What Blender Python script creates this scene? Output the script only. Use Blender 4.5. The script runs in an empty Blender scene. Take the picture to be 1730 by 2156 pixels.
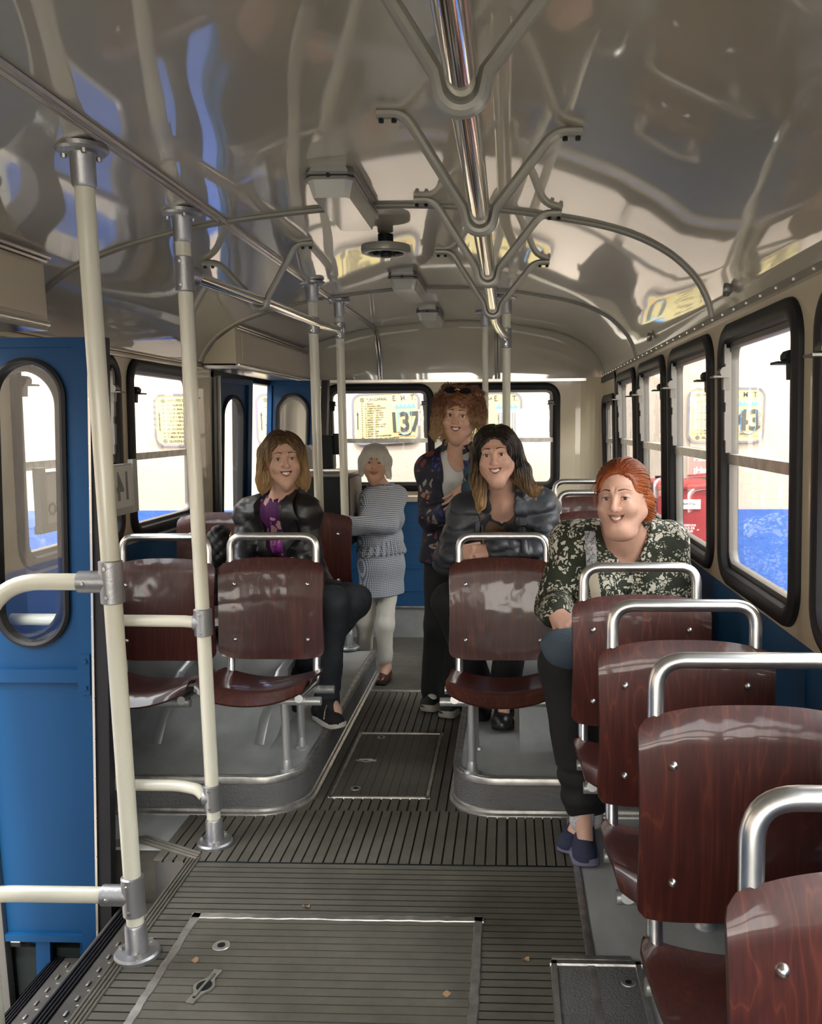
import bpy, bmesh, math, random
import numpy as np
from mathutils import Vector, Matrix, noise
random.seed(7)
S = bpy.context.scene
COL = S.collection
R = math.radians
# ---------------------------------------------------------------- camera
cam_d = bpy.data.cameras.new('camera'); cam = bpy.data.objects.new('camera', cam_d); COL.objects.link(cam)
FPX, PPX, PPY, VPX, VPY = 1850.0, 1000.0, 1172.0, 1071.0, 890.0      # focal length, principal point, vanishing point (pixels of 1730x2156)
CAMZ = 1.47
yv = Vector((VPX-PPX, -(VPY-PPY), -FPX)).normalized()
xv = Vector((FPX, 0, VPX-PPX)).normalized()
zv = xv.cross(yv)
Rm = Matrix((xv, yv, zv))                                             # camera axes -> bus axes
cam.matrix_world = Matrix.Translation((0, 0, CAMZ)) @ Rm.to_4x4()
cam_d.sensor_fit = 'HORIZONTAL'; cam_d.sensor_width = 36.0
cam_d.lens = FPX/1730*36.0
cam_d.shift_x = (865-PPX)/1730; cam_d.shift_y = (PPY-1078)/1730
cam_d.clip_start = 0.02; cam_d.clip_end = 200
S.camera = cam
# ---------------------------------------------------------------- sky, sun, exposure
W = bpy.data.worlds.new('sky'); S.world = W; W.use_nodes = True
nt = W.node_tree; nt.nodes.clear()
out = nt.nodes.new('ShaderNodeOutputWorld'); bg = nt.nodes.new('ShaderNodeBackground')
tc = nt.nodes.new('ShaderNodeTexCoord'); sp = nt.nodes.new('ShaderNodeSeparateXYZ'); rp = nt.nodes.new('ShaderNodeValToRGB')
rp.color_ramp.elements[0].position = 0.0; rp.color_ramp.elements[0].color = (1.0, 0.93, 0.82, 1)
rp.color_ramp.elements[1].position = 0.7; rp.color_ramp.elements[1].color = (0.95, 0.97, 1.0, 1)
nt.links.new(tc.outputs['Generated'], sp.inputs[0]); nt.links.new(sp.outputs['Z'], rp.inputs[0])
nt.links.new(rp.outputs[0], bg.inputs['Color']); nt.links.new(bg.outputs[0], out.inputs['Surface'])
bg.inputs['Strength'].default_value = 4.2
sun_d = bpy.data.lights.new('sun', 'SUN'); sun = bpy.data.objects.new('sun', sun_d); COL.objects.link(sun)
sun_d.energy = 2.3; sun_d.angle = R(4); sun_d.color = (1.0, 0.92, 0.80)
sun.rotation_euler = (R(28), 0, R(-4))                                # from behind the camera, high
S.view_settings.view_transform = 'Standard'; S.view_settings.look = 'None'
S.view_settings.gamma = 1.0; S.view_settings.use_curve_mapping = False
S.view_settings.exposure = 1.5
S.cycles.max_bounces = 10; S.cycles.diffuse_bounces = 6; S.cycles.glossy_bounces = 5
S.cycles.transparent_max_bounces = 16; S.cycles.transmission_bounces = 4
S.cycles.sample_clamp_indirect = 6.0; S.cycles.caustics_reflective = False; S.cycles.caustics_refractive = False
# ---------------------------------------------------------------- materials
def nodes(name):
    m = bpy.data.materials.new(name); m.use_nodes = True
    t = m.node_tree; b = t.nodes['Principled BSDF']
    return m, t, b
def lin(*c):
    return tuple(((x/255)/12.92 if x/255 <= .04045 else ((x/255+.055)/1.055)**2.4) for x in c)+(1,)
def mat(name, rgb, rough=.5, metal=0, coat=0, spec=.5, bump=0, bscale=40, var=0, vscale=6, crough=.08, stretch=(1,1,1), sheen=0, sss=0):
    m, t, b = nodes(name)
    c = tuple(rgb)[:3]+(1,)
    b.inputs['Base Color'].default_value = c
    b.inputs['Roughness'].default_value = rough; b.inputs['Metallic'].default_value = metal
    b.inputs['Coat Weight'].default_value = coat; b.inputs['Coat Roughness'].default_value = crough
    b.inputs['Specular IOR Level'].default_value = spec
    b.inputs['Sheen Weight'].default_value = sheen
    if sss:
        b.inputs['Subsurface Weight'].default_value = sss; b.inputs['Subsurface Radius'].default_value = (.012, .005, .003); b.inputs['Subsurface Scale'].default_value = 1
    L = t.links.new
    if bump or var:
        co = t.nodes.new('ShaderNodeTexCoord'); mp = t.nodes.new('ShaderNodeMapping'); mp.inputs['Scale'].default_value = stretch
        L(co.outputs['Object'], mp.inputs[0])
    if bump:
        n = t.nodes.new('ShaderNodeTexNoise'); n.inputs['Scale'].default_value = bscale; n.inputs['Detail'].default_value = 4
        bp = t.nodes.new('ShaderNodeBump'); bp.inputs['Strength'].default_value = bump; bp.inputs['Distance'].default_value = .01
        L(mp.outputs[0], n.inputs[0]); L(n.outputs[0], bp.inputs['Height']); L(bp.outputs[0], b.inputs['Normal'])
    if var:
        n2 = t.nodes.new('ShaderNodeTexNoise'); n2.inputs['Scale'].default_value = vscale; n2.inputs['Detail'].default_value = 6
        r = t.nodes.new('ShaderNodeValToRGB'); r.color_ramp.elements[0].position = .3; r.color_ramp.elements[1].position = .72
        r.color_ramp.elements[0].color = tuple(x*(1-var) for x in c[:3])+(1,); r.color_ramp.elements[1].color = tuple(min(1, x*(1+var)) for x in c[:3])+(1,)
        L(mp.outputs[0], n2.inputs[0]); L(n2.outputs[0], r.inputs[0]); L(r.outputs[0], b.inputs['Base Color'])
    return m
def glass_mat(name, tint=(.98, .99, .985), refl=.028):
    m, t, b = nodes(name); t.nodes.remove(b); L = t.links.new
    o = t.nodes['Material Output']; tr = t.nodes.new('ShaderNodeBsdfTransparent'); gl = t.nodes.new('ShaderNodeBsdfGlossy'); mx = t.nodes.new('ShaderNodeMixShader')
    tr.inputs[0].default_value = tint+(1,); gl.inputs['Roughness'].default_value = .01; gl.inputs['Color'].default_value = (1, 1, 1, 1)
    lw = t.nodes.new('ShaderNodeLayerWeight'); lw.inputs['Blend'].default_value = .5
    p = t.nodes.new('ShaderNodeMath'); p.operation = 'POWER'; p.inputs[1].default_value = 4.5
    a = t.nodes.new('ShaderNodeMath'); a.operation = 'MULTIPLY_ADD'; a.inputs[1].default_value = .85; a.inputs[2].default_value = refl
    L(lw.outputs['Facing'], p.inputs[0]); L(p.outputs[0], a.inputs[0]); L(a.outputs[0], mx.inputs[0])
    L(tr.outputs[0], mx.inputs[1]); L(gl.outputs[0], mx.inputs[2]); L(mx.outputs[0], o.inputs[0])
    return m
def wood_mat():
    m, t, b = nodes('varnished_mahogany'); L = t.links.new
    co = t.nodes.new('ShaderNodeTexCoord'); oi = t.nodes.new('ShaderNodeObjectInfo')
    ad = t.nodes.new('ShaderNodeVectorMath'); ad.operation = 'MULTIPLY_ADD'; ad.inputs[1].default_value = (1, 1, 1)
    rv = t.nodes.new('ShaderNodeCombineXYZ'); ml = t.nodes.new('ShaderNodeMath'); ml.operation = 'MULTIPLY'; ml.inputs[1].default_value = 37
    L(oi.outputs['Random'], ml.inputs[0]); L(ml.outputs[0], rv.inputs[0]); L(ml.outputs[0], rv.inputs[2])
    L(co.outputs['Object'], ad.inputs[0]); L(rv.outputs[0], ad.inputs[2])
    mp = t.nodes.new('ShaderNodeMapping'); mp.inputs['Scale'].default_value = (1, .5, .085); L(ad.outputs[0], mp.inputs[0])
    w = t.nodes.new('ShaderNodeTexNoise'); w.inputs['Scale'].default_value = 9; w.inputs['Detail'].default_value = 2; w.inputs['Distortion'].default_value = 1.2; L(mp.outputs[0], w.inputs[0])
    f = t.nodes.new('ShaderNodeTexNoise'); f.inputs['Scale'].default_value = 160; f.inputs['Detail'].default_value = 3
    mp2 = t.nodes.new('ShaderNodeMapping'); mp2.inputs['Scale'].default_value = (1, .5, .05); L(ad.outputs[0], mp2.inputs[0]); L(mp2.outputs[0], f.inputs[0])
    pp = t.nodes.new('ShaderNodeMath'); pp.operation = 'MULTIPLY'; pp.inputs[1].default_value = 9; L(w.outputs[0], pp.inputs[0])
    fr = t.nodes.new('ShaderNodeMath'); fr.operation = 'PINGPONG'; fr.inputs[1].default_value = .5; L(pp.outputs[0], fr.inputs[0])
    r1 = t.nodes.new('ShaderNodeValToRGB'); e = r1.color_ramp.elements
    e[0].position = 0; e[0].color = (.105, .024, .012, 1); e[1].position = .5; e[1].color = (.047, .0075, .0055, 1)
    k = e.new(.07); k.color = (.066, .0115, .007, 1)
    L(fr.outputs[0], r1.inputs[0])
    mx = t.nodes.new('ShaderNodeMix'); mx.data_type = 'RGBA'; mx.blend_type = 'MULTIPLY'; mx.inputs[0].default_value = .55
    r2 = t.nodes.new('ShaderNodeValToRGB'); r2.color_ramp.elements[0].position = .35; r2.color_ramp.elements[0].color = (.55, .5, .5, 1); r2.color_ramp.elements[1].position = .65; r2.color_ramp.elements[1].color = (1.25, 1.2, 1.2, 1)
    L(f.outputs[0], r2.inputs[0]); L(r1.outputs[0], mx.inputs[6]); L(r2.outputs[0], mx.inputs[7]); L(mx.outputs[2], b.inputs['Base Color'])
    b.inputs['Roughness'].default_value = .42; b.inputs['Coat Weight'].default_value = .5; b.inputs['Coat Roughness'].default_value = .07
    n = t.nodes.new('ShaderNodeTexNoise'); n.inputs['Scale'].default_value = 7; L(ad.outputs[0], n.inputs[0])
    bp = t.nodes.new('ShaderNodeBump'); bp.inputs['Strength'].default_value = .25; bp.inputs['Distance'].default_value = .02; L(n.outputs[0], bp.inputs['Height']); L(bp.outputs[0], b.inputs['Coat Normal'])
    return m
def rib_mat(name, base, dirt):
    m, t, b = nodes(name); L = t.links.new
    co = t.nodes.new('ShaderNodeTexCoord')
    n = t.nodes.new('ShaderNodeTexNoise'); n.inputs['Scale'].default_value = 3.5; n.inputs['Detail'].default_value = 8; n.inputs['Roughness'].default_value = .7
    r = t.nodes.new('ShaderNodeValToRGB'); r.color_ramp.elements[0].position = .3; r.color_ramp.elements[1].position = .75
    r.color_ramp.elements[0].color = base+(1,); r.color_ramp.elements[1].color = dirt+(1,)
    L(co.outputs['Object'], n.inputs[0]); L(n.outputs[0], r.inputs[0]); L(r.outputs[0], b.inputs['Base Color'])
    b.inputs['Roughness'].default_value = .55
    return m
M = {}
M['groove'] = mat('dirty_groove_rubber', (.036, .033, .027), .8)  # darker than the ribs: the shade in the grooves is put into the colour
M['cream'] = mat('cream_gloss_paint', (.66, .58, .42), .38, coat=.6, crough=.04)
M['ceil'] = mat('beige_gloss_ceiling_paint', (.43, .40, .315), .30, coat=1, crough=.035, bump=.02, bscale=500)
for n_ in ('ceil',): M[n_].node_tree.nodes['Principled BSDF'].inputs['Coat IOR'].default_value = 1.9
M['blue'] = mat('blue_gloss_paint', (.010, .085, .22), .40, coat=.15, crough=.15)
M['doorblue'] = mat('door_blue_paint', (.003, .042, .120), .45, spec=.18)  # wall blue darkened for the doors: their dimmer light is painted into the colour
M['dblue'] = mat('dark_blue_vinyl', (.012, .035, .085), .35, bump=.15, bscale=60)
M['rubber'] = mat('black_rubber', (.010, .010, .012), .5, spec=.3)
M['pole'] = mat('cream_pole_paint', (.74, .72, .60), .28, coat=.3)
M['alu'] = mat('brushed_aluminium', (.76, .76, .76), .30, 1, var=.06, vscale=30)
M['chrome'] = mat('polished_steel', (.80, .77, .70), .10, 1)
M['satin'] = mat('satin_steel', (.56, .54, .50), .26, 1)
M['brack'] = mat('grey_bracket_enamel', (.30, .29, .255), .35, .2)
M['clamp'] = mat('cast_grey_metal', (.38, .38, .39), .42, .85, bump=.1, bscale=120)
M['greypaint'] = mat('silver_grey_paint', (.48, .49, .49), .36, .6)
M['lino'] = mat('grey_linoleum', (.36, .37, .36), .40, bump=.05, bscale=30, var=.22, vscale=7, stretch=(1, .5, 1))
M['lether'] = mat('grey_textured_skirt', (.14, .14, .14), .45, bump=.6, bscale=160)
M['trimm'] = mat('worn_metal_trim', (.50, .49, .46), .38, .9, var=.25, vscale=25)
M['rib'] = rib_mat('ribbed_rubber_floor', (.062, .057, .045), (.145, .135, .110))
M['rib2'] = rib_mat('ribbed_rubber_worn', (.072, .066, .052), (.16, .148, .12))
M['glass'] = glass_mat('window_glass')
M['wood'] = wood_mat()
M['frame'] = mat('dark_window_metal', (.14, .13, .12), .42, .5)
M['tread'] = mat('worn_tread_plate', (.085, .078, .068), .55, .3, var=.25, vscale=14)
M['black'] = mat('black_enamel', (.008, .012, .013), .5, spec=.25)
M['steeldk'] = mat('dark_steel_panel', (.17, .165, .16), .4, .6)
M['yellow'] = mat('sign_cream_yellow', (.44, .36, .165), .45)
M['ink'] = mat('sign_black_ink', (.03, .03, .03), .5)
M['signblue'] = mat('sign_light_blue', (.10, .36, .66), .5)
M['white'] = mat('white_paint', (.80, .79, .76), .5)
M['red'] = mat('red_plastic', (.26, .015, .022), .4)
M['lampglass'] = mat('lamp_diffuser_plastic', (.50, .49, .45), .12, coat=.6)
M['lightgrey'] = mat('light_grey_frame', (.50, .51, .50), .4)
# ---------------------------------------------------------------- mesh helpers
class MB:
    def __init__(s): s.v = []; s.f = []; s.sm = []; s.mi = {}
    def add(s, vs, fs, smooth=False):
        o = len(s.v); s.v += [tuple(v) for v in vs]; s.f += [tuple(i+o for i in f) for f in fs]; s.sm += [smooth]*len(fs); return s
    def box(s, a, b):
        x0, y0, z0 = a; x1, y1, z1 = b
        return s.add([(x0,y0,z0),(x1,y0,z0),(x1,y1,z0),(x0,y1,z0),(x0,y0,z1),(x1,y0,z1),(x1,y1,z1),(x0,y1,z1)],
              [(0,3,2,1),(4,5,6,7),(0,1,5,4),(1,2,6,5),(2,3,7,6),(3,0,4,7)])
    def bbox(s, a, b, r=.004):                                   # bevelled box
        bm = bmesh.new(); bmesh.ops.create_cube(bm, size=1)
        c = [(a[i]+b[i])/2 for i in range(3)]; d = [abs(b[i]-a[i]) for i in range(3)]
        for v in bm.verts: v.co = Vector([c[i]+v.co[i]*d[i] for i in range(3)])
        bmesh.ops.bevel(bm, geom=bm.edges[:], offset=min(r, min(d)*.45), segments=2, affect='EDGES', profile=.6)
        s.bm(bm, True); bm.free(); return s
    def bm(s, bm, smooth=False):
        bm.verts.index_update(); s.add([v.co for v in bm.verts], [[v.index for v in f.verts] for f in bm.faces], smooth); return s
    def tube(s, pts, r, n=12, closed=False, caps=True, flat=1.0, up=None):
        P = [Vector(p) for p in pts]; k = len(P); rs = r if isinstance(r, (list, tuple)) else [r]*k
        vs = []; pu = None
        for i, p in enumerate(P):
            if closed: d = (P[(i+1) % k]-P[i-1])
            else: d = P[min(i+1, k-1)]-P[max(i-1, 0)]
            d = d.normalized() if d.length > 1e-9 else Vector((0, 0, 1))
            if pu is None:
                u = Vector(up) if up else (Vector((0, 0, 1)) if abs(d.z) < .9 else Vector((1, 0, 0)))
            else: u = pu
            u = (u-d*u.dot(d)); u = u.normalized() if u.length > 1e-6 else d.orthogonal().normalized()
            pu = u; w = d.cross(u)
            for j in range(n):
                a = 2*math.pi*j/n; vs.append(p+u*math.cos(a)*rs[i]+w*math.sin(a)*rs[i]*flat)
        fs = []
        for i in range(k if closed else k-1):
            for j in range(n):
                a = i*n+j; b = i*n+(j+1) % n; c = ((i+1) % k)*n+(j+1) % n; d = ((i+1) % k)*n+j
                fs.append((a, b, c, d))
        if caps and not closed: fs += [tuple(range(n-1, -1, -1)), tuple((k-1)*n+j for j in range(n))]
        return s.add(vs, fs, True)
    def lathe(s, prof, c=(0,0,0), n=24, axis='z', ang=2*math.pi):
        vs = []; k = len(prof)
        for j in range(n):
            a = ang*j/n
            for (r, h) in prof:
                p = (r*math.cos(a), r*math.sin(a), h)
                if axis == 'x': p = (p[2], p[0], p[1])
                if axis == 'y': p = (p[1], p[2], p[0])
                vs.append((c[0]+p[0], c[1]+p[1], c[2]+p[2]))
        fs = []
        for j in range(n):
            for i in range(k-1):
                fs.append((j*k+i, ((j+1) % n)*k+i, ((j+1) % n)*k+i+1, j*k+i+1))
        return s.add(vs, fs, True)
    def grid(s, fn, nu, nv, smooth=True, thick=None):
        vs = [Vector(fn(i/nu, j/nv)) for j in range(nv+1) for i in range(nu+1)]
        q = lambda i, j: j*(nu+1)+i
        fs = [(q(i,j), q(i+1,j), q(i+1,j+1), q(i,j+1)) for j in range(nv) for i in range(nu)]
        if thick is None: return s.add(vs, fs, smooth)
        nrm = [Vector((0,0,0)) for _ in vs]
        for f in fs:
            n = (vs[f[2]]-vs[f[0]]).cross(vs[f[3]]-vs[f[1]])
            for i in f: nrm[i] += n
        N = len(vs); v2 = [v-n.normalized()*thick for v, n in zip(vs, nrm)]
        o = len(s.v); s.add(vs+v2, fs+[tuple(i+N for i in reversed(f)) for f in fs], smooth)
        edge = [q(i,0) for i in range(nu)]+[q(nu,j) for j in range(nv)]+[q(i,nv) for i in range(nu,0,-1)]+[q(0,j) for j in range(nv,0,-1)]
        m = len(edge); s.f += [(o+edge[(i+1) % m], o+edge[i], o+edge[i]+N, o+edge[(i+1) % m]+N) for i in range(m)]; s.sm += [False]*m
        return s
    def prism(s, poly, fn, t0, t1):                             # polygon in (a,b), extruded from depth t0 to t1 through fn(a,b,t)
        n = len(poly); vs = [fn(a, b, t0) for a, b in poly]+[fn(a, b, t1) for a, b in poly]
        fs = [tuple(range(n-1, -1, -1)), tuple(range(n, 2*n))]+[(i, (i+1) % n, (i+1) % n+n, i+n) for i in range(n)]
        return s.add(vs, fs)
    def sweep(s, path, prof, fn):                               # closed in-plane path [(a,b)], profile [(offset outwards, depth)], closed profile
        k = len(path); m = len(prof); vs = []
        for i in range(k):
            a0 = path[i-1]; a1 = path[(i+1) % k]; d = Vector((a1[0]-a0[0], a1[1]-a0[1])).normalized(); nn = Vector((d.y, -d.x))
            for (o, t) in prof: vs.append(fn(path[i][0]+nn.x*o, path[i][1]+nn.y*o, t))
        fs = [(i*m+j, i*m+(j+1) % m, ((i+1) % k)*m+(j+1) % m, ((i+1) % k)*m+j) for i in range(k) for j in range(m)]
        return s.add(vs, fs, True)
    def build(s, name, material, parent=None, loc=None, auto=35):
        me = bpy.data.meshes.new(name); b = Vector(loc) if loc is not None else (Vector(parent['_b']) if parent and '_b' in parent else Vector((0,0,0)))
        me.from_pydata([tuple(Vector(v)-b) for v in s.v], [], s.f); me.update()
        bm = bmesh.new(); bm.from_mesh(me); bmesh.ops.recalc_face_normals(bm, faces=bm.faces[:]); bm.to_mesh(me); bm.free()
        me.polygons.foreach_set('use_smooth', s.sm if len(s.sm) == len(me.polygons) else [True]*len(me.polygons))
        try: me.set_sharp_from_angle(angle=R(auto))
        except Exception: pass
        for i_, k_ in s.mi.items(): me.polygons[i_].material_index = k_
        for m_ in (material if isinstance(material, (list, tuple)) else [material]): me.materials.append(m_)
        o = bpy.data.objects.new(name, me); COL.objects.link(o)
        if parent:
            o.parent = parent
            if '_b' in parent: o['_b'] = parent['_b']
        elif loc is not None: o.location = loc
        return o
def tag(o, label=None, cat=None, group=None, kind=None):
    if label: o['label'] = label
    if cat: o['category'] = cat
    if group: o['group'] = group
    if kind: o['kind'] = kind
    return o
def thing(name, label, cat, base, group=None):
    o = bpy.data.objects.new(name, None); COL.objects.link(o); o.location = base; o['_b'] = tuple(base); o.empty_display_size = .05
    return tag(o, label, cat, group)
def struct(name, mb, m, label=None, parent=None):
    o = mb.build(name, m, parent)
    if not parent: o['kind'] = 'structure'
    if label: o['label'] = label
    return o
def copy_tree(o, parent=None):
    c = o.copy(); COL.objects.link(c)
    if parent: c.parent = parent
    for ch in list(o.children): copy_tree(ch, c)
    return c
def arc(c, r, a0, a1, n, ax=(0,1)):
    return [(c[0]+r*math.cos(R(a0+(a1-a0)*i/n)), c[1]+r*math.sin(R(a0+(a1-a0)*i/n))) for i in range(n+1)]
def rrect(a0, a1, b0, b1, r, n=6):
    return arc((a1-r,b0+r),r,-90,0,n)+arc((a1-r,b1-r),r,0,90,n)+arc((a0+r,b1-r),r,90,180,n)+arc((a0+r,b0+r),r,180,270,n)
def fillet(pts, r, n=6):                                        # rounded 3D polyline
    P = [Vector(p) for p in pts]; o = [P[0]]
    for i in range(1, len(P)-1):
        a = (P[i-1]-P[i]); b = (P[i+1]-P[i]); ra = min(r, a.length*.49, b.length*.49); a.normalize(); b.normalize()
        p0 = P[i]+a*ra; p1 = P[i]+b*ra
        for k in range(n+1):
            t = k/n; o.append(p0*(1-t)**2+P[i]*2*t*(1-t)+p1*t*t)
    return o+[P[-1]]
def text(body, size, m, parent, mtx, name='lettering', ext=.0008, align='LEFT', sx=1.0, space=1.0, bold=.022):
    cu = bpy.data.curves.new('t', 'FONT'); cu.body = body; cu.size = size; cu.extrude = ext; cu.align_x = align; cu.resolution_u = 3; cu.space_line = space; cu.offset = size*bold
    o = bpy.data.objects.new('t', cu); COL.objects.link(o)
    dg = bpy.context.evaluated_depsgraph_get(); dg.update()
    me = bpy.data.meshes.new_from_object(o.evaluated_get(dg)); bpy.data.objects.remove(o); bpy.data.curves.remove(cu)
    me.transform(Matrix.Diagonal((sx, 1, 1, 1))); me.transform(mtx)
    b = Vector(parent['_b']) if parent and '_b' in parent else Vector((0,0,0)); me.transform(Matrix.Translation(-b))
    me.materials.clear(); me.materials.append(m)
    o = bpy.data.objects.new(name, me); COL.objects.link(o); o.parent = parent
    if parent and '_b' in parent: o['_b'] = parent['_b']
    return o
# ================================================================ SHELL OF THE BUS
YF, YB = -2.6, 6.72                                              # front end (behind the camera), back wall
LEAN = .035
def fR(a, b, t): return (.69+(1.8-b)*LEAN+t, a, b)                # right wall: a along the bus, b height, t outwards
def fL(a, b, t): return (-1.70-(1.8-b)*LEAN-t, a, b)
def fB(a, b, t): return (a, YB+t, b)
def panel_hole(mb, fn, A0, A1, B0, B1, hole, t0=0, t1=.035):      # rectangular wall cell with a rounded hole
    a0, a1, b0, b1, r = hole; n = 6; path = rrect(a0, a1, b0, b1, r, n)
    cor = [(A1,B0),(A1,B1),(A0,B1),(A0,B0)]; m = n+1
    for t in (t0, t1):
        vs = []; fs = []
        for c in range(4):
            base = len(vs); seg = path[c*m:(c+1)*m]; vs += [fn(p[0], p[1], t) for p in seg]; k = len(vs); vs.append(fn(cor[c][0], cor[c][1], t))
            fs += [(base+i, base+i+1, k) for i in range(n)]
        L = len(vs)//4
        for c in range(4):
            d = (c+1) % 4
            fs.append((c*L+n, d*L, d*L+n+1, c*L+n+1))
        mb.add(vs, fs)
    k = len(path)
    mb.add([fn(p[0], p[1], t) for t in (t0, t1) for p in path], [(i, (i+1) % k, (i+1) % k+k, i+k) for i in range(k)])
WZ0, WZ1 = .945, 1.77
def wall_with_windows(fn, wins, ya, yb, z0=.93, z1=1.8):
    mb = MB(); cur = ya
    for i, (w0, w1, h0, h1) in enumerate(wins):
        nxt = (w1+wins[i+1][0])/2 if i+1 < len(wins) else yb
        panel_hole(mb, fn, cur, nxt, z0, z1, (w0+.025, w1-.025, h0+.025, h1-.025, .085))
        cur = nxt
    return mb
RW = [(-1.52,-.71), (-.6,.21), (.318,1.125), (1.235,2.043), (2.15,2.955), (3.065,3.875), (3.985,4.79), (4.90,5.71)]
rw = [(a, b, WZ0, WZ1) for a, b in RW]+[(5.87, 6.58, .96, 1.66)]
struct('wall_right', wall_with_windows(fR, rw, YF, YB), M['cream'])
mb = MB(); mb.prism([(YF,-.25),(YB,-.25),(YB,.93),(YF,.93)], fR, 0, .035)
for yy in (3.02, 3.93, 4.84, 2.1, 1.18): mb.prism([(yy-.006,.02),(yy+.006,.02),(yy+.006,.92),(yy-.006,.92)], fR, -.006, .002)
struct('wall_right_lower', mb, M['blue'])
LWF = [(-1.52,-.71), (-.6,.21), (.40,1.2)]; LWR = [(3.0,3.85), (3.93,4.78)]
mb = wall_with_windows(fL, [(a, b, WZ0, WZ1) for a, b in LWF], YF, 1.9)
mb2 = wall_with_windows(fL, [(a, b, WZ0, WZ1) for a, b in LWR], 2.90, 5.06)
o = len(mb.v); mb.v += mb2.v; mb.f += [tuple(i+o for i in f) for f in mb2.f]; mb.sm += mb2.sm
mb.prism([(6.64,-.25),(YB,-.25),(YB,1.8),(6.64,1.8)], fL, 0, .035)
mb.prism([(1.9,1.76),(2.9,1.76),(2.9,1.8),(1.9,1.8)], fL, 0, .035); mb.prism([(5.06,1.77),(6.64,1.77),(6.64,1.8),(5.06,1.8)], fL, 0, .035)
struct('wall_left', mb, M['cream'])
mb = MB()
for y0, y1 in ((YF, 1.9), (2.90, 5.06)): mb.prism([(y0,-.25),(y1,-.25),(y1,.93),(y0,.93)], fL, 0, .035)
struct('wall_left_lower', mb, M['blue'])
# back wall
BW = [(-1.405,-.565,.955,1.765), (-.505,.385,.955,1.765)]
mb = MB(); panel_hole(mb, fB, -1.80, -.535, .92, 1.80, (-1.38,-.59,.98,1.74,.09)); panel_hole(mb, fB, -.535, .50, .92, 1.80, (-.48,.36,.98,1.74,.09))
for k in range(9):                                               # rounded corner post, back right
    a0, a1 = R(10*k), R(10*(k+1)); c = (.50, YB-.22)
    p = lambda a, rr: (c[0]+rr*math.sin(a), c[1]+rr*math.cos(a))
    (x0, y0), (x1, y1) = p(a0, .22), p(a1, .22)
    mb.add([(x0,y0,-.25),(x1,y1,-.25),(x1,y1,1.80),(x0,y0,1.80)], [(0,1,2,3)], True)
struct('wall_back', mb, M['cream'])
mb = MB(); mb.prism([(-1.8,.05),(.74,.05),(.74,.88),(-1.8,.88)], fB, -.012, .035)
for zz in (.69, .535, .36, .18): mb.prism([(-1.75,zz-.006),(.6,zz-.006),(.6,zz+.006),(-1.75,zz+.006)], fB, -.018, -.01)
struct('wall_back_lower', mb, M['blue'])
mb = MB(); mb.prism([(-1.8,-.3),(.74,-.3),(.74,.045),(-1.8,.045)], fB, -.010, .035); struct('wall_back_kickplate', mb, M['lino'])
mb = MB(); mb.bbox((-1.75, YB-.03, .875), (.62, YB-.008, .915), .006); struct('trim_1', mb, M['cream'])
mb = MB(); mb.bbox((-1.75, YB-.022, .04), (.62, YB-.008, .058), .003); struct('trim_2', mb, M['trimm'])
# front end, behind the camera: dash panel, windscreen pillars
mb = MB(); mb.box((-1.75, YF-.04, -.25), (.75, YF, .75)); mb.box((-1.75, YF-.04, .75), (-1.65, YF, 1.8)); mb.box((.65, YF-.04, .75), (.75, YF, 1.8)); mb.box((-.56, YF-.04, 1.0), (-.46, YF, 1.8)); mb.box((-1.75, YF-.04, 1.72), (.75, YF, 2.25))
struct('wall_front', mb, M['cream'])
# ceiling
CP = [(-1.70,1.77),(-1.692,1.80),(-1.645,1.885),(-1.56,1.967),(-1.40,2.047),(-1.2,2.106),(-.97,2.150),(-.61,2.188),(-.35,2.196),(-.06,2.180),(.125,2.155),(.363,2.107),(.522,2.038),(.62,1.955),(.668,1.875),(.69,1.80)]
def zc(x):
    x = max(CP[0][0], min(CP[-1][0], x))
    for i in range(len(CP)-1):
        if x <= CP[i+1][0]:
            p0 = CP[max(i-1,0)]; p1 = CP[i]; p2 = CP[i+1]; p3 = CP[min(i+2, len(CP)-1)]
            t = (x-p1[0])/(p2[0]-p1[0]); h = p2[0]-p1[0]
            m1 = (p2[1]-p0[1])/(p2[0]-p0[0]); m2 = (p3[1]-p1[1])/(p3[0]-p1[0])
            return (2*t**3-3*t**2+1)*p1[1]+(t**3-2*t**2+t)*h*m1+(-2*t**3+3*t**2)*p2[1]+(t**3-t**2)*h*m2
ARC = []                                                          # evenly spaced points of the roof section
_d = [(-1.70+2.39*i/4000) for i in range(4001)]; _z = [zc(x) for x in _d]; _s = [0]
for i in range(4000): _s.append(_s[-1]+math.hypot(_d[i+1]-_d[i], _z[i+1]-_z[i]))
NA = 110
for k in range(NA+1):
    q = _s[-1]*k/NA; i = min(range(0, 4001, 8), key=lambda j: abs(_s[j]-q)); ARC.append((_d[i], _z[i]))
ARC[0] = CP[0]; ARC[-1] = CP[-1]
YR3 = 6.46
def ceil_pt(u, v):
    k = min(NA, int(round(u*NA))); x, z = ARC[k]; y = YF+(YR3-YF)*v
    e = min(1, min(k, NA-k)/12.0)
    xx = ARC[min(NA, k+1)]; x0 = ARC[max(0, k-1)]; n = Vector((-(xx[1]-x0[1]), 0, xx[0]-x0[0])).normalized()
    w = .0011*noise.noise(Vector((x*2.6, y*.9, z*2.6)))+.0007*noise.noise(Vector((x*8, y*1.4+9, z*8)))   # oil-canning of the sheet metal
    return Vector((x, y, z))+n*w*e
mb = MB(); mb.grid(ceil_pt, NA, 190)
def dome_pt(u, v):
    k = min(NA, int(round(u*NA))); x, z = ARC[k]; a = v*math.pi/2
    return (x, YR3+(YB-YR3)*math.sin(a), 1.79+(max(z,1.79)-1.79)*math.cos(a))
mb.grid(dome_pt, NA, 14)
struct('ceiling', mb, M['ceil'])
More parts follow.
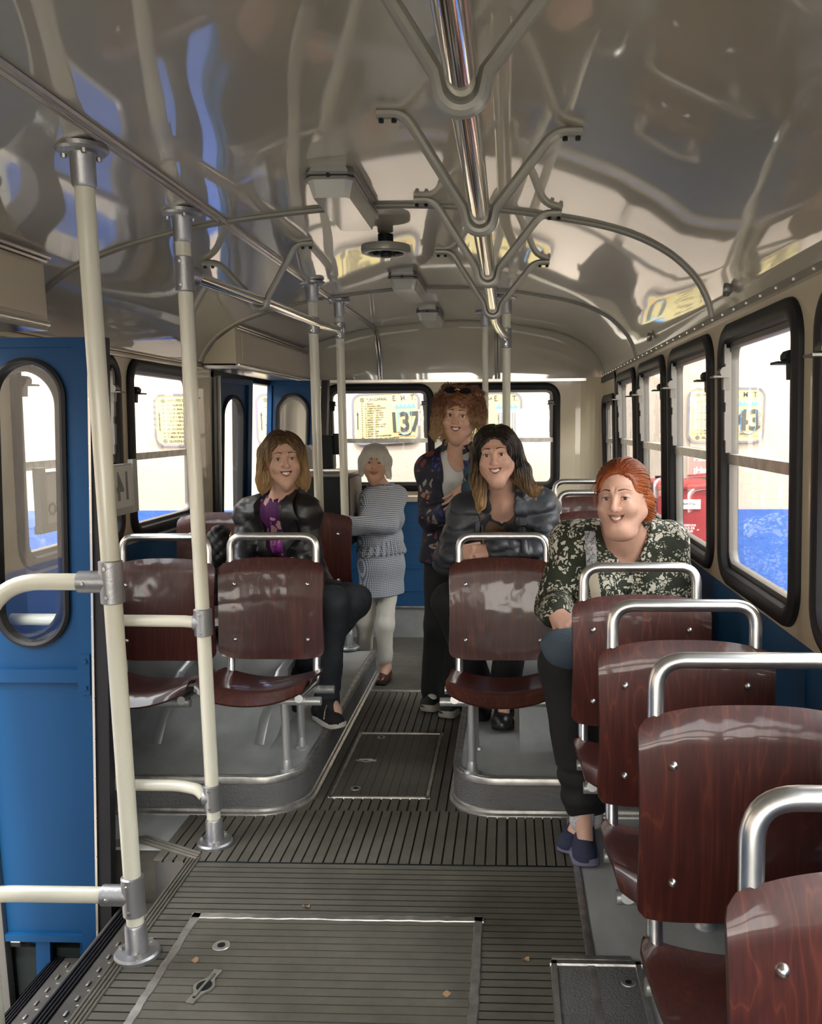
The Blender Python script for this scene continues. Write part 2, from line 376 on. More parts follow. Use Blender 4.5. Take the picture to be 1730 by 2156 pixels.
# roof ribs and seams
def along(pts, w, h, m, name):                                    # double half-round moulding along a polyline on the ceiling
    mb = MB()
    P = [Vector(p) for p in pts]
    for off in (-w, w):
        mb.tube([p+Vector((0, off, 0)) for p in P] , h, 8)
    return struct(name, mb, m)
ti = 3
for yy in (1.30, 3.08, 4.88, 6.47):
    along([(x, yy, z-.003) for x, z in ARC[2:-1]], .008, .0085, M['brack'], 'trim_%d' % ti); ti += 1
    if abs(yy-4.88) < .01:
        along([(x, 4.83, z-.002) for x, z in ARC[2:22]], .006, .007, M['cream'], 'trim_%d' % ti); ti += 1
for xs in (-.968, -.085):
    mb = MB()
    P = [(xs, YF+(6.46-YF)*i/60, zc(xs)-.001) for i in range(61)]+[dome_pt(0, 0)]
    P = P[:-1]+[(xs, YR3+(YB-YR3)*math.sin(a), 1.79+(zc(xs)-1.79)*math.cos(a)-.002) for a in [R(9*i) for i in range(1, 11)]]
    mb.tube([(p[0]-.011, p[1], p[2]) for p in P], .010, 8); mb.tube([(p[0]+.011, p[1], p[2]) for p in P], .010, 8)
    struct('trim_%d' % ti, mb, M['satin'] if xs < -.5 else M['brack']); ti += 1
mb = MB(); mb.box((.672, YF, 1.792), (.69, YB-.2, 1.812))
for k in range(40): mb.lathe([(0,-.672),(.004,-.672),(.004,-.668)], (0, 0, 0), 8, 'x') if False else mb.box((.669, 1.2+k*.14, 1.799), (.673, 1.206+k*.14, 1.805))
struct('trim_%d' % ti, mb, M['satin']); ti += 1
mb = MB(); mb.bbox((-1.705, 2.9, 1.762), (-1.672, 4.86, 1.782), .006); mb.bbox((-1.705, 2.9, 1.786), (-1.68, 4.86, 1.797), .004); struct('trim_%d' % ti, mb, M['cream']); ti += 1
mb = MB(); mb.box((-1.70, YB-.014, 1.775), (.62, YB-.001, 1.795)); struct('trim_%d' % ti, mb, M['satin']); ti += 1
# ---------------------------------------------------------------- windows
def window(idx, fn, a0, a1, b0, b1, bar=1.35, latches=True, far=None, bolder=1):
    g = .05
    fr = MB(); path = rrect(a0+g/2, a1-g/2, b0+g/2, b1-g/2, .085, 8)
    prof = [(-.027,-.004),(-.022,-.016),(-.008,-.022),(.010,-.021),(.024,-.013),(.027,-.002),(.027,.04),(-.027,.04)]
    fr.sweep(path, prof, fn); o = struct('window_%d' % idx, fr, M['rubber'])
    mf = MB(); ip = rrect(a0+g, a1-g, b0+g, b1-g, .06, 6)
    mf.sweep(ip, [(-.020,.012),(-.018,.006),(.004,.006),(.004,.034),(-.020,.034)], fn)
    struct('inner_frame', mf, M['frame'], parent=o)
    br = MB(); br.prism([(a0+g,bar-.016),(a1-g,bar-.016),(a1-g,bar+.016),(a0+g,bar+.016)], fn, .002, .03); struct('cross_bar', br, M['trimm'], parent=o)
    for nm, (q0, q1), dt in (('lower_pane', (b0+g+.005, bar-.004), .020), ('upper_pane', (bar+.004, b1-g-.005), .026)):
        p = MB(); p.prism([(a0+g+.004,q0),(a1-g-.004,q0),(a1-g-.004,q1),(a0+g+.004,q1)], fn, dt, dt+.0015); struct(nm, p, M['glass'], parent=o)
    if latches:
        sl = MB()
        for aa in ((a1-g-.028, a1-g-.010) if far is None else far,):
            sl.prism([(aa[0],bar+.02),(aa[1],bar+.02),(aa[1],b1-g-.02),(aa[0],b1-g-.02)], fn, -.008, .01)
            for k in range(3): sl.prism([(aa[0]-.002,bar+.06+k*.12),(aa[1]+.002,bar+.06+k*.12),(aa[1]+.002,bar+.15+k*.12),(aa[0]-.002,bar+.15+k*.12)], fn, -.012, -.006)
        struct('slide_rail', sl, M['frame'], parent=o)
        for aa, d in ((a1-g-.02, -1), (a0+g+.02, 1)):
            lt = MB(); zc_ = b1-.145
            lt.tube([fn(aa-.03*d*0-.022, zc_, -.012), fn(aa+.022, zc_, -.012)], .017, 10)
            lt.prism([(aa-.03,zc_-.018),(aa+.03,zc_-.018),(aa+.03,zc_-.012),(aa-.03,zc_-.012)], fn, -.05, -.0)
            lt.prism([(aa-.012,zc_-.055),(aa+.012,zc_-.055),(aa+.016,zc_-.01),(aa-.016,zc_-.01)], fn, -.016, .004)
            struct('latch', lt, M['frame'] if d < 0 else M['black'], parent=o)
    return o
wi = 1
for (a, b) in RW: window(wi, fR, a, b, WZ0, WZ1); wi += 1
window(wi, fR, 5.87, 6.58, .96, 1.66, bar=1.34, latches=False); wi += 1
for (a, b) in LWF+LWR: window(wi, fL, a, b, WZ0, WZ1, bar=1.325); wi += 1
for (a, b, c, d) in BW: window(wi, fB, a, b, c, d, bar=1.34, far=(b-.078, b-.06)); wi += 1
mb = MB(); mb.sweep(rrect(5.80, 6.66, .3, 1.775, .05, 5), [(-.018,-.012),(.018,-.012),(.018,.01),(-.018,.01)], fR); struct('door_3', mb, M['rubber'])
for k in range(2):                                                # sockets in the cove of the right wall
    yy = (2.763, 4.244)[k]; mb = MB(); mb.lathe([(.012,-.012),(.017,-.008),(.020,0),(.020,.008)], (0,0,0), 20, 'x'); sk = [(v[0]*-1+.656, v[1]+yy, v[2]+1.862) for v in mb.v]; mb.v = sk
    o = mb.build('socket_ring', M['clamp'], loc=(.66, yy, 1.862)); tag(o, ['round metal socket ring in the right ceiling cove above the widest window pillar, nearer one', 'small round metal socket ring in the right ceiling cove, farther from the camera'][k], 'socket')
    c = MB(); c.lathe([(0,0),(.012,0),(.012,.01)], (.655, yy, 1.862), 14, 'x'); c.build('socket_hole', M['black'], o, loc=(.66, yy, 1.862))
# ---------------------------------------------------------------- floors
def ribs(mb, x0, x1, y0, y1, z, pitch, h=.006, trans=True):
    a0, a1 = (y0, y1) if trans else (x0, x1); n = int((a1-a0)/pitch); pitch = (a1-a0)/n; prof = []
    for i in range(n): prof += [(a0+i*pitch, z), (a0+(i+.03)*pitch, z+h), (a0+(i+.86)*pitch, z+h), (a0+(i+.89)*pitch, z)]
    prof.append((a1, z)); k = len(prof)
    vs = [((x0, p, q) if trans else (p, y0, q)) for p, q in prof]+[((x1, p, q) if trans else (p, y1, q)) for p, q in prof]
    f0 = len(mb.f); mb.add(vs, [(i, i+1, i+1+k, i+k) for i in range(k-1)])
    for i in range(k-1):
        if i % 4 != 1: mb.mi[f0+i] = 1  # groove floors and slopes take the painted shade
XE = -1.085
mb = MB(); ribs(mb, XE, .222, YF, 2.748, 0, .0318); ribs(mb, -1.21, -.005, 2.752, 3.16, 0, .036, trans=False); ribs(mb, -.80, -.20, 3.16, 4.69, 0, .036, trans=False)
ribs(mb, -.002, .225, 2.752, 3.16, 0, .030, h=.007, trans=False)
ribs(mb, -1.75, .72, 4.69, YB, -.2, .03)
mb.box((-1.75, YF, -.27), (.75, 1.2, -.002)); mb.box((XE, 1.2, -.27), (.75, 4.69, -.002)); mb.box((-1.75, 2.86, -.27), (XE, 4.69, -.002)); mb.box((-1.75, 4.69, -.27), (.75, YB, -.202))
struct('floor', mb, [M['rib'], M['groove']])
mb = MB(); mb.box((.225, YF, 0), (.75, 3.2, .003)); mb.box((-1.72, 2.90, 0), (-1.21, 3.2, .003)); mb.box((-1.42, 2.835, 0), (-1.21, 2.90, .003)); mb.box((-1.75, YF, 0), (XE, 1.2, .003))
struct('floor_lino', mb, M['lino'])
mb = MB(); mb.bbox((.214, YF, 0), (.236, 3.14, .009), .003); struct('trim_%d' % ti, mb, M['trimm']); ti += 1
mb = MB(); mb.bbox((-1.08, 2.742, 0), (.22, 2.756, .006), .002); struct('trim_%d' % ti, mb, M['black']); ti += 1
mb = MB(); mb.bbox((-.79, 4.668, -.02), (-.20, 4.70, .007), .003); struct('trim_%d' % ti, mb, M['trimm']); ti += 1
# door well with two treads
def dimples(mb, x0, x1, y0, y1, z):
    k = 0; y = y0+.02
    while y < y1:
        x = x0+.02+(.025 if k % 2 else 0)
        while x < x1-.03:
            mb.bbox((x, y-.004, z), (x+.026, y+.004, z+.006), .002) if (int((x-x0)/.05)+k) % 2 else mb.bbox((x+.008, y-.012, z), (x+.016, y+.012, z+.006), .002)
            x += .05
        y += .034; k += 1
def nosing(mb, x, y0, y1, z, w=.062):
    for i in range(4): mb.bbox((x-w+i*w/4+.002, y0, z-.002), (x-w+(i+1)*w/4-.002, y1, z+.006), .003)
mb = MB()
mb.box((-1.36, 1.2, -.23), (XE, 2.84, -.2)); mb.box((-1.62, 1.2, -.43), (-1.33, 2.84, -.4)); mb.box((-1.09, 1.2, -.2), (-1.083, 2.80, -.002)); mb.box((-1.345, 1.2, -.4), (-1.33, 2.84, -.2)); mb.box((-1.62, 1.2, -.7), (-1.60, 2.84, -.4)); mb.box((-2.0, 1.2, -.72), (-1.60, 2.9, -.69)); mb.box((-1.75, 1.2, -.7), (XE, 1.9, -.003))
struct('floor_steps', mb, M['tread'])
mb = MB(); dimples(mb, -1.30, -1.10, 1.75, 2.78, -.2); dimples(mb, -1.575, -1.36, 2.0, 2.80, -.4); struct('floor_step_dimples', mb, M['trimm'])
mb = MB(); nosing(mb, -1.05, 1.2, 2.775, .005, .046); struct('trim_%d' % ti, mb, M['rib2']); ti += 1
mb = MB(); nosing(mb, -1.302, 1.2, 2.84, -.199, .048); struct('trim_%d' % ti, mb, M['rubber']); ti += 1
mb = MB(); nosing(mb, -1.574, 1.2, 2.84, -.399, .040); struct('trim_%d' % ti, mb, M['rubber']); ti += 1
mb = MB(); P = [(-1.06,2.765,.006),(-1.30,2.885,.006),(-1.42,2.84,.006)]
for o_ in (0, .018, .036): mb.tube([(p[0], p[1]+o_, p[2]) for p in P], .008, 6)
struct('trim_%d' % ti, mb, M['rib2']); ti += 1
mb = MB(); mb.add([(-1.07,2.768,-.002),(-1.30,2.885,-.002),(-1.30,2.885,-.21),(-1.07,2.768,-.21)], [(0,1,2,3)]); mb.add([(-1.30,2.885,-.002),(-1.75,2.84,-.002),(-1.75,2.84,-.6),(-1.30,2.885,-.6)], [(0,1,2,3)])
struct('wall_door_well', mb, M['steeldk'])
# seat platforms
def platform(side):
    if side == 'left': path = [(-1.755,3.125)]+arc((-.955,3.295),.17,-90,0,8)+[(-.785,5.0)]; close = [(-1.755,5.0)]
    else: path = [(.74,3.14)]+list(reversed(arc((-.045,3.305),.17,180,270,8)))+[(-.215,5.6)]; close = [(.74,5.6)]
    f = lambda a, b, t: (a, b, t)
    mb = MB(); mb.prism(path+close, f, .0, .147); struct('floor_platform_%s' % side, mb, [M['lino']])
    mb = MB(); P = [Vector((p[0], p[1])) for p in path]; sg = 1 if side == 'left' else -1
    nrm = []
    for i in range(len(P)):
        d = (P[min(i+1, len(P)-1)]-P[max(i-1, 0)]).normalized(); nrm.append(Vector((d.y, -d.x))*sg)
    def strip(mb, prof, m, nm):
        k = len(prof); vs = [(p.x+n.x*o, p.y+n.y*o, z) for p, n in zip(P, nrm) for (o, z) in prof]
        mb.add(vs, [(i*k+j, i*k+j+1, (i+1)*k+j+1, (i+1)*k+j) for i in range(len(P)-1) for j in range(k-1)], True); struct(nm, mb, m)
    global ti
    strip(MB(), [(.002,.018),(.003,.07),(.002,.128)], M['lether'], 'baseboard_%s' % side)
    strip(MB(), [(.002,.124),(.005,.126),(.005,.146),(.002,.151),(-.010,.151),(-.012,.149),(-.014,.151),(-.024,.151),(-.027,.147)], M['trimm'], 'trim_%d' % ti); ti += 1
    strip(MB(), [(.002,.030),(.008,.026),(.010,.016),(.020,.010),(.022,0)], M['trimm'], 'trim_%d' % ti); ti += 1
platform('left'); platform('right')
# wheel arches under the second seat rows
for side, (x0, x1) in (('left', (-1.76, -.985)), ('right', (.045, .74))):
    mb = MB(); prof = [(3.42,.147),(3.50,.152),(3.58,.168),(3.65,.20),(3.70,.245),(3.735,.30),(3.76,.37),(3.775,.43),(3.80,.462),(3.84,.47),(4.75,.47),(4.75,.147)]
    mb.prism(prof, lambda a, b, t: (t, a, b), x0, x1); o = struct('wall_wheel_arch_%s' % side, mb, M['lino'])
# ================================================================ HEADER BOXES, DOORS
GZ0 = -.78
for k, (y0, y1) in enumerate(((1.2, 2.87), (4.86, YB-.02))):
    mb = MB(); mb.prism([(-1.49,1.80),(-1.49,1.995),(-1.60,1.92),(-1.66,1.84),(-1.675,1.80)], lambda a, b, t: (a, t, b), y0, y1)
    o = mb.build('door_header_box', M['cream'], loc=(-1.6, (y0+y1)/2, 1.8))
    tag(o, ['cream door gear box above the near blue folding door', 'cream door gear box above the far door in the back left corner'][k], 'door header box')
    mb = MB(); mb.bbox((-1.50, y0+.01, 1.785), (-1.475, y1-.01, 1.802), .004); mb.box((-1.67, y0, 1.772), (-1.49, y1, 1.79)); mb.build('lower_trim', M['satin'], o, loc=(-1.6, (y0+y1)/2, 1.8))
    mb = MB(); mb.tube([(-1.484, y0, 1.990), (-1.484, y1, 1.990)], .009, 8); mb.tube([(-1.470, y0, 2.000), (-1.470, y1, 2.000)], .007, 8); mb.build('upper_trim', M['satin'], o, loc=(-1.6, (y0+y1)/2, 1.8))
    mb = MB(); mb.prism([(y0+.10,1.815),(y1-.03,1.815),(y1-.03,1.97),(y0+.10,1.97)], lambda a, b, t: (t, a, b), -1.4885, -1.482); mb.build('cover_panel', M['cream'], o, loc=(-1.6, (y0+y1)/2, 1.8))
SH = .057                                                        # doors follow the flare of the side wall
def leaf(idx, hinge, width, zb, zt, ang, wy0, wy1, deep=.034, sub=None, fold=True):
    """door leaf: local u across from the hinge, v height, w thickness towards the viewer"""
    ca, sa = math.cos(R(ang)), math.sin(R(ang))
    def fn(u, v, w): return (hinge[0]+u*ca+w*sa-(zt-v)*SH, hinge[1]+u*sa-w*ca, v)
    mb = MB(); c = width*.47; hw = width*.292
    hole = (c-hw, c+hw, wy0, wy1, hw*.999)
    panel_hole(mb, fn, 0, width, wy0-.08, zt, hole, 0, deep*.5)
    mb.prism([(0,zb+.16),(width,zb+.16),(width,wy0-.08),(0,wy0-.08)], fn, 0, deep*.5)
    o = mb.build('door_%d' % idx, M['doorblue'], sub) if sub else struct('door_%d' % idx, mb, M['doorblue'])
    if sub: o.name = 'folded_leaf'
    st = MB()
    for a, b in (((0,zb),(.035,zt)), ((width-.05,zb),(width,zt)), ((.035,zt-.03),(width-.05,zt)), ((.035,wy0-.13),(width-.05,wy0-.085)), ((.035,zb+.15),(width-.05,zb+.175))):
        st.prism([a, (b[0],a[1]), b, (a[0],b[1])], fn, -.004, deep)
    st.prism([(.035,zb+.02),(.06,zb+.02),(.06,zb+.16),(.035,zb+.16)], fn, 0, deep*.6); st.prism([(width*.42,zb),(width*.55,zb),(width*.55,zb+.16),(width*.42,zb+.16)], fn, 0, deep*.6)
    st.prism([(width-.035,wy0-.17),(width-.006,wy0-.17),(width-.006,wy0-.03),(width-.035,wy0-.03)], fn, deep, deep+.005)
    st.build('stiles', M['doorblue'], o)
    gk = MB(); gk.sweep(rrect(hole[0], hole[1], hole[2], hole[3], hole[4], 12), [(-.006,-.010),(.004,-.014),(.014,-.008),(.014,deep*.5+.010),(.004,deep*.5+.016),(-.006,deep*.5+.010)], fn); gk.build('window_rubber', M['rubber'], o)
    gp = MB(); gp.prism(rrect(hole[0]+.002, hole[1]-.002, hole[2]+.002, hole[3]-.002, hole[4]-.002, 10), fn, deep*.22, deep*.27); gp.build('window_pane', M['glass'], o)
    if fold:
        sr = MB(); sr.prism([(width+.006,zb),(width+.052,zb),(width+.052,zt),(width+.006,zt)], fn, -.01, deep*.9); sr.build('rubber_edge', M['rubber'], o)
        st = MB(); st.prism([(width,zb),(width+.008,zb),(width+.008,zt),(width,zt)], fn, -.006, deep+.003); st.build('edge_strip', M['satin'], o)
        rv = MB()
        for k in range(16): rv.lathe([(0,0),(.003,0),(.003,.003)], fn(width+.004, zb+.05+k*(zt-zb-.1)/15, deep+.005), 6, 'y')
        rv.build('screws', M['alu'], o)
    for z in (wy0-.145, wy0-.055):
        bt = MB(); bt.lathe([(0,-.006),(.006,-.006),(.007,-.003),(.007,.003)], fn(width-.02, z, deep+.004), 8, 'y'); bt.build('bolt', M['doorblue'], o)
    return o
d1 = leaf(1, (-1.70, 2.80), .385, -.46, 1.742, 0, .755, 1.668)
leaf(1, (-1.765, 2.865), .42, -.46, 1.735, -3, .77, 1.65, sub=d1, fold=False)
mb = MB(); mb.tube([(-1.72, 2.86, 1.73), (-1.82, 2.87, -.3)], .028, 10)
for k in range(22): mb.lathe([(0,0),(.006,0),(.006,.006)], (-1.70-.005*k, 2.83, 1.66-k*.085), 8, 'y')
mb.build('hinge_post', M['doorblue'], d1)
mb = MB(); mb.bbox((-1.98, 2.76, GZ0), (-1.755, 2.80, 1.8), .01); struct('trim_%d' % ti, mb, M['steeldk']); ti += 1
mb = MB(); mb.box((-2.1, 2.812, -.78), (-1.40, 2.838, -.36)); struct('wall_well_skirt', mb, M['black'])
d2 = leaf(2, (-1.70, 6.30), .40, -.55, 1.77, -10, .72, 1.67)
leaf(2, (-1.73, 6.45), .40, -.55, 1.765, -14, .74, 1.65, sub=d2, fold=False)
d4 = leaf(4, (-1.71, 5.14), .40, -.55, 1.74, 78, .6, 1.63, fold=False)
mb = MB()                                                        # black door frame and its middle post
for y0, y1 in ((5.07, 5.12), (5.60, 5.66), (6.60, 6.65)): mb.prism([(y0,-.55),(y1,-.55),(y1,1.78),(y0,1.78)], fL, -.012, .05)
mb.prism([(5.07,1.74),(6.65,1.74),(6.65,1.80),(5.07,1.80)], fL, -.012, .05)
struct('trim_%d' % ti, mb, M['rubber']); ti += 1
mb = MB(); mb.prism([(5.585,-.5),(5.60,-.5),(5.60,1.75),(5.585,1.75)], fL, -.03, .0); mb.prism([(5.13,-.5),(5.14,-.5),(5.14,1.75),(5.13,1.75)], fL, -.03, 0); struct('trim_%d' % ti, mb, M['satin']); ti += 1
# ================================================================ SEATS
def seat_parts(root, handle=True, strut=False, legs=None, leg_len=.28, z=0, bar=(-.20,.20), hz=1.015):
    """local: x across (0 centre), y=0 backrest plane (seat faces -y), z heights of the bus floor"""
    def bk(u, v):
        x = (u-.5)*.435; s = (2*u-1); t = v
        # corner rounding of the outline
        zz = .515+.414*t
        y = .045*t+.020*(1-s*s)-.010 + (.020*max(0, (t-.87)/.13)**1.6) - .012*math.sin(math.pi*t)
        zz += (-.022*(s*s)**1.5 if True else 0)*t**3 + .018*(s**4)*(1-t)**3
        w = 1-.018*math.exp(-((t-.5)/.3)**2)
        cr = .05
        if t > .86: w *= 1-(.075)*max(0, (t-.86)/.14)**5
        if t < .10: w *= 1-(.07)*((.10-t)/.10)**3
        return (x*w, y, zz)
    mb = MB(); mb.grid(bk, 22, 30, True, .009); mb.build('backrest', M['wood'], root)
    def pn(u, v):
        x = (u-.5)*.428; s = 2*u-1
        y = .02-.41*v
        zz = .430+.040*(s**2)+.046*min(1, v/.8)-.008*math.sin(math.pi*v)
        if v > .82: zz -= .034*((v-.82)/.18)**1.6
        w = 1-.06*max(0, (v-.75)/.25)**2-.05*max(0, (.12-v)/.12)
        y += .05*(s**4)*max(0, (v-.5)/.5)
        return (x*w, y, zz)
    mb = MB(); mb.grid(pn, 22, 24, True, .009); mb.build('seat_pan', M['wood'], root)
    mb = MB(); hx = .178; yb = lambda zz: .045*(zz-.515)/.414+.030
    if handle: P = [(-hx,-.30,.447),(-hx,.005,.418),(-hx,yb(.52),.52),(-hx,yb(.9),.9),(-hx,yb(hz),hz),(hx,yb(hz),hz),(hx,yb(.9),.9),(hx,yb(.52),.52),(hx,.005,.418),(hx,-.30,.447)]
    else: P = [(-hx,-.30,.447),(-hx,.005,.418),(-hx,yb(.52),.52),(-hx,yb(.88),.88),(hx,yb(.88),.88),(hx,yb(.52),.52),(hx,.005,.418),(hx,-.30,.447)]
    mb.tube(fillet(P, .10, 9), .016, 14); mb.build('frame_tube', M['alu'], root)
    for sx in (-.150, .150):
        for zz in (.60, .825):
            s = 2*(sx/.43+.5)-1; t = (zz-.515)/.414
            y = .045*t+.020*(1-s*s)-.010-.012*math.sin(math.pi*t)
            mb = MB(); mb.lathe([(.0001,-.0075),(.004,-.0068),(.0072,-.004),(.0085,0),(.0085,.004)], (sx, y-.001, zz), 14, 'y')
            mb.build('rivet', M['alu'], root)
    for yy in (-.265, -.02):
        mb = MB(); zb_ = .428 if yy < -.1 else .398; mb.tube([(bar[0], yy, zb_), (bar[1], yy, zb_)], .017, 12); mb.build('crossbar', M['greypaint'], root)
    if strut:
        mb = MB(); mb.tube([(-.055,-.755,.040),(-.045,-.70,.13),(0,-.58,.30),(.02,-.45,.34),(.02,-.25,.42)], .020, 8, flat=.22, up=(1,0,0)); mb.build('strut', M['greypaint'], root)
    if legs is not None:
        for yy in (-.265, -.02):
            mb = MB(); mb.tube([(legs, yy, .42 if yy < -.1 else .395), (legs, yy, .42-leg_len+.03)], .0165, 12)
            mb.lathe([(.0165,.06),(.020,.045),(.021,.022),(.030,.014),(.032,0),(0,0)], (legs, yy, .42-leg_len-.008), 18); mb.build('leg', M['greypaint'], root)
def seat(label, x, y, dz=0, group=None, **kw):
    r = thing('bus_seat', label, 'seat', (0, 0, 0), group); seat_parts(r, **kw); r.location = (x, y, dz); r['_b'] = (0, 0, 0)
    return r
G1 = 'varnished wooden bus seats'
base = seat('varnished brown wooden seat at the wall on the left platform, behind the white guard rail', -1.405, 3.43, 0, G1, legs=-.19, leg_len=.275)
aisle = seat('varnished brown wooden seat on the aisle side of left platform, before the leather jacket woman', -.968, 3.46, 0, G1, legs=.115, leg_len=.275, bar=(-.20,.255))
r1 = seat('varnished brown wooden seat on the aisle side of right platform, before the puffer jacket woman', -.025, 3.46, 0, G1, legs=-.115, leg_len=.275, bar=(-.235,.20))
def dup_seat(src, label, x, y, dz=0):
    c = copy_tree(src); c.location = (x, y, dz); c['label'] = label; return c
dup_seat(base, 'varnished brown wooden seat the red haired woman in the floral blouse sits on', .415, 3.46)
long = seat('varnished brown wooden seat at the right wall, directly in front of the red haired woman', .415, 2.68, 0, G1, legs=.16, leg_len=.42)
dup_seat(long, 'varnished brown wooden seat at the right wall, third from the front, with worn top edge', .438, 2.09)
dup_seat(long, 'varnished brown wooden seat at the right wall, second from the front, large, with wavy grain', .462, 1.575)
dup_seat(long, 'varnished brown wooden seat at the lower right corner, nearest to the camera', .475, .945)
noh = seat('varnished brown wooden seat without handle on the left wheel arch, at the wall', -1.42, 4.22, .11, G1, handle=False, strut=True, legs=-.19, leg_len=.07)
dup_seat(noh, 'varnished brown wooden seat without handle on which the woman in black leather sits', -.985, 4.22, .11)
dup_seat(base, 'varnished brown wooden seat with handle behind the red haired woman, on the right wheel arch', .42, 4.21, .115)
dup_seat(base, 'varnished brown wooden seat on which the woman in the puffer jacket sits', -.02, 4.21, .115)
dup_seat(base, 'varnished brown wooden seat with handle farthest back on the right side', .445, 5.05, .115)
# ================================================================ POLES AND RAILS
def flange(mb, x, y, z, d, r=.062):                              # d=+1 stands on a floor, -1 hangs from the ceiling
    mb.lathe([(0,0),(r,0),(r,.010*d),(r*.92,.016*d),(.032,.018*d),(.030,.024*d),(.029,.090*d),(.026,.096*d),(.02,.098*d)], (x, y, z), 28)
def bolts(parent, x, y, z, d, r=.046):
    for k in range(3):
        mb = MB(); a = R(-60+120*k); mb.lathe([(0,.026*d),(.007,.026*d),(.008,.016*d)], (x+r*math.cos(a), y+r*math.sin(a), z), 8); mb.build('bolt', M['trimm'], parent)
def pole(label, x, y, zb, zt, tees=(), r=.0235, top=True, foot=True):
    t = thing('grab_pole', label, 'pole', (x, y, zb))
    mb = MB(); mb.tube([(x, y, zb+.02), (x, y, zt-.02)], r, 18); mb.build('tube', M['pole'], t)
    for nm, z, d, on in (('floor_flange', zb+.006, 1, foot), ('ceiling_flange', zt, -1, top)):
        if not on: continue
        mb = MB(); flange(mb, x, y, z, d); f = mb.build(nm, M['clamp'], t); bolts(f, x, y, z, d)
    for (z, h, arm) in tees:
        mb = MB(); mb.lathe([(r+.001,-h/2),(r+.007,-h/2+.003),(r+.007,h/2-.003),(r+.001,h/2)], (x, y, z), 24)
        if arm: mb.tube([(x, y, z), (x+arm[0], y+arm[1], z+(arm[2] if len(arm) > 2 else 0))], r+.006, 18)
        f = mb.build('clamp', M['clamp'], t)
        for sx, sz in [(x-.003, z-h*.33), (x-.003, z+h*.33)]+([(x+arm[0]*.75, z)] if arm and arm[0] < -.05 else []):
            sc = MB(); sc.lathe([(0,-.004),(.004,-.004),(.006,0)], (sx, y-r-.006, sz), 8, 'y'); sc.build('screw', M['alu'], f)
    return t
PX = -1.036
pole('cream grab pole nearest to the camera, beside the blue folding door', PX, 2.221, 0, zc(PX), ((1.065,.115,(-.085,0)), (.185,.115,(-.085,0))))
pole('cream grab pole second from the camera, in front of the empty left seats', PX, 2.877, 0, zc(PX), ((.807,.095,(-.03,0)), (.180,.095,(-.03,0)), (1.945,.11,(.02,.045))))
pole('cream grab pole between the leather jacket woman and the dark cabinet', -.955, 4.385, .15, zc(-.955), ((1.945,.08,(.02,.0)),))
pole('cream grab pole behind the dark cabinet, in front of the left back window', -.945, 5.02, .15, zc(-.945), ((1.985,.09,(-.0,-.02)),))
pole('cream grab pole at the end of the right ceiling rail, behind the standing woman', -.014, 5.13, .15, zc(-.014), ((1.945,.11,(-.02,-.03)),))
pole('thin cream grab pole in front of the right back window, left of its twin', -.155, 5.90, -.2, zc(-.155), (), r=.02)
def rail_thing(name, label, cat, pts, r, m, part='tube'):
    b = pts[0]; mb = MB(); mb.tube(pts, r, 16); o = mb.build(name, m, loc=b); return tag(o, label, cat)
gx = PX-.08
rail_thing('guard_rail', 'cream guard rail across the door well, upper one, bending down at its left end', 'rail', fillet([(gx,2.221,1.065),(-1.335,2.221,1.065),(-1.43,2.14,.78),(-1.45,2.10,-.38)], .14, 10), .0225, M['pole'])
rail_thing('guard_rail', 'cream guard rail low across the door well, at step height beside the nearest pole', 'rail', fillet([(gx,2.221,.185),(-1.40,2.221,.185),(-1.47,2.2,.185)], .1, 8), .0225, M['pole'])
rail_thing('guard_rail', 'cream guard rail from the second pole across the empty left seats', 'rail', [(PX-.03,2.877,.807),(-1.10,2.877,.81),(-1.70,2.88,.815)], .0205, M['pole'])
rail_thing('guard_rail', 'cream guard rail low in front of the left platform, behind the blue door', 'rail', fillet([(PX-.03,2.877,.185),(-1.09,2.885,.205),(-1.16,2.90,.212),(-1.72,2.90,.215)], .05, 6), .0205, M['pole'])
post = rail_thing('door_post', 'cream post at the lower left corner of the picture, in the door well', 'post', [(-1.458,2.22,.90),(-1.458,2.22,-.40)], .0225, M['pole'])
def vbracket(x, y, zr, parent, half=.185, rr=.0225, m='brack', dx=0):
    mb = MB(); n = []
    zl, zrr = zc(x-half-.05)-.008, zc(x+half+.05)-.008
    L = [(x-half-.055, y, zl), (x-half, y, zl), (x-half*.78, y, zl-.02)]; Rr = [(x+half*.78, y, zrr-.02), (x+half, y, zrr), (x+half+.055, y, zrr)]
    loop = [(x+(rr+.009)*math.cos(R(a)), y, zr+(rr+.009)*math.sin(R(a))) for a in range(200, 341, 14)]
    P = fillet([L[0], (x-half+.01, y, zl), (x-rr-.014, y, zr+.02)], .045, 5)+loop+fillet([(x+rr+.014, y, zr+.02), (x+half-.01, y, zrr), Rr[2]], .045, 5)
    mb.tube(P, .0128, 10); b = mb.build('bracket', M[m], parent)
    for xx, z in ((x-half-.045, zl), (x-half-.015, zl), (x+half+.045, zrr), (x+half+.015, zrr)):
        mb = MB(); mb.lathe([(0,-.020),(.006,-.020),(.007,-.008),(.007,.006)], (xx, y, z), 8); mb.build('bolt', M['black'], b)
t = thing('ceiling_rail', 'polished steel ceiling rail along the right of the aisle, on forked grey brackets', 'rail', (-.069, 2.2, 1.95))
mb = MB(); mb.tube(fillet([(-.068,-.6,1.952),(-.069,4.30,1.950),(-.050,4.62,1.945),(-.016,5.10,1.945)], .2, 6), .0225, 20); mb.build('tube', M['chrome'], t)
for yy in (1.36, 2.18, 2.99, 3.87): vbracket(-.069, yy, 1.951, t)
vbracket(-.069, .52, 1.951, t)
t = thing('ceiling_rail', 'polished steel ceiling rail on the left, between the second pole and the far poles', 'rail', (-.98, 3.4, 1.95))
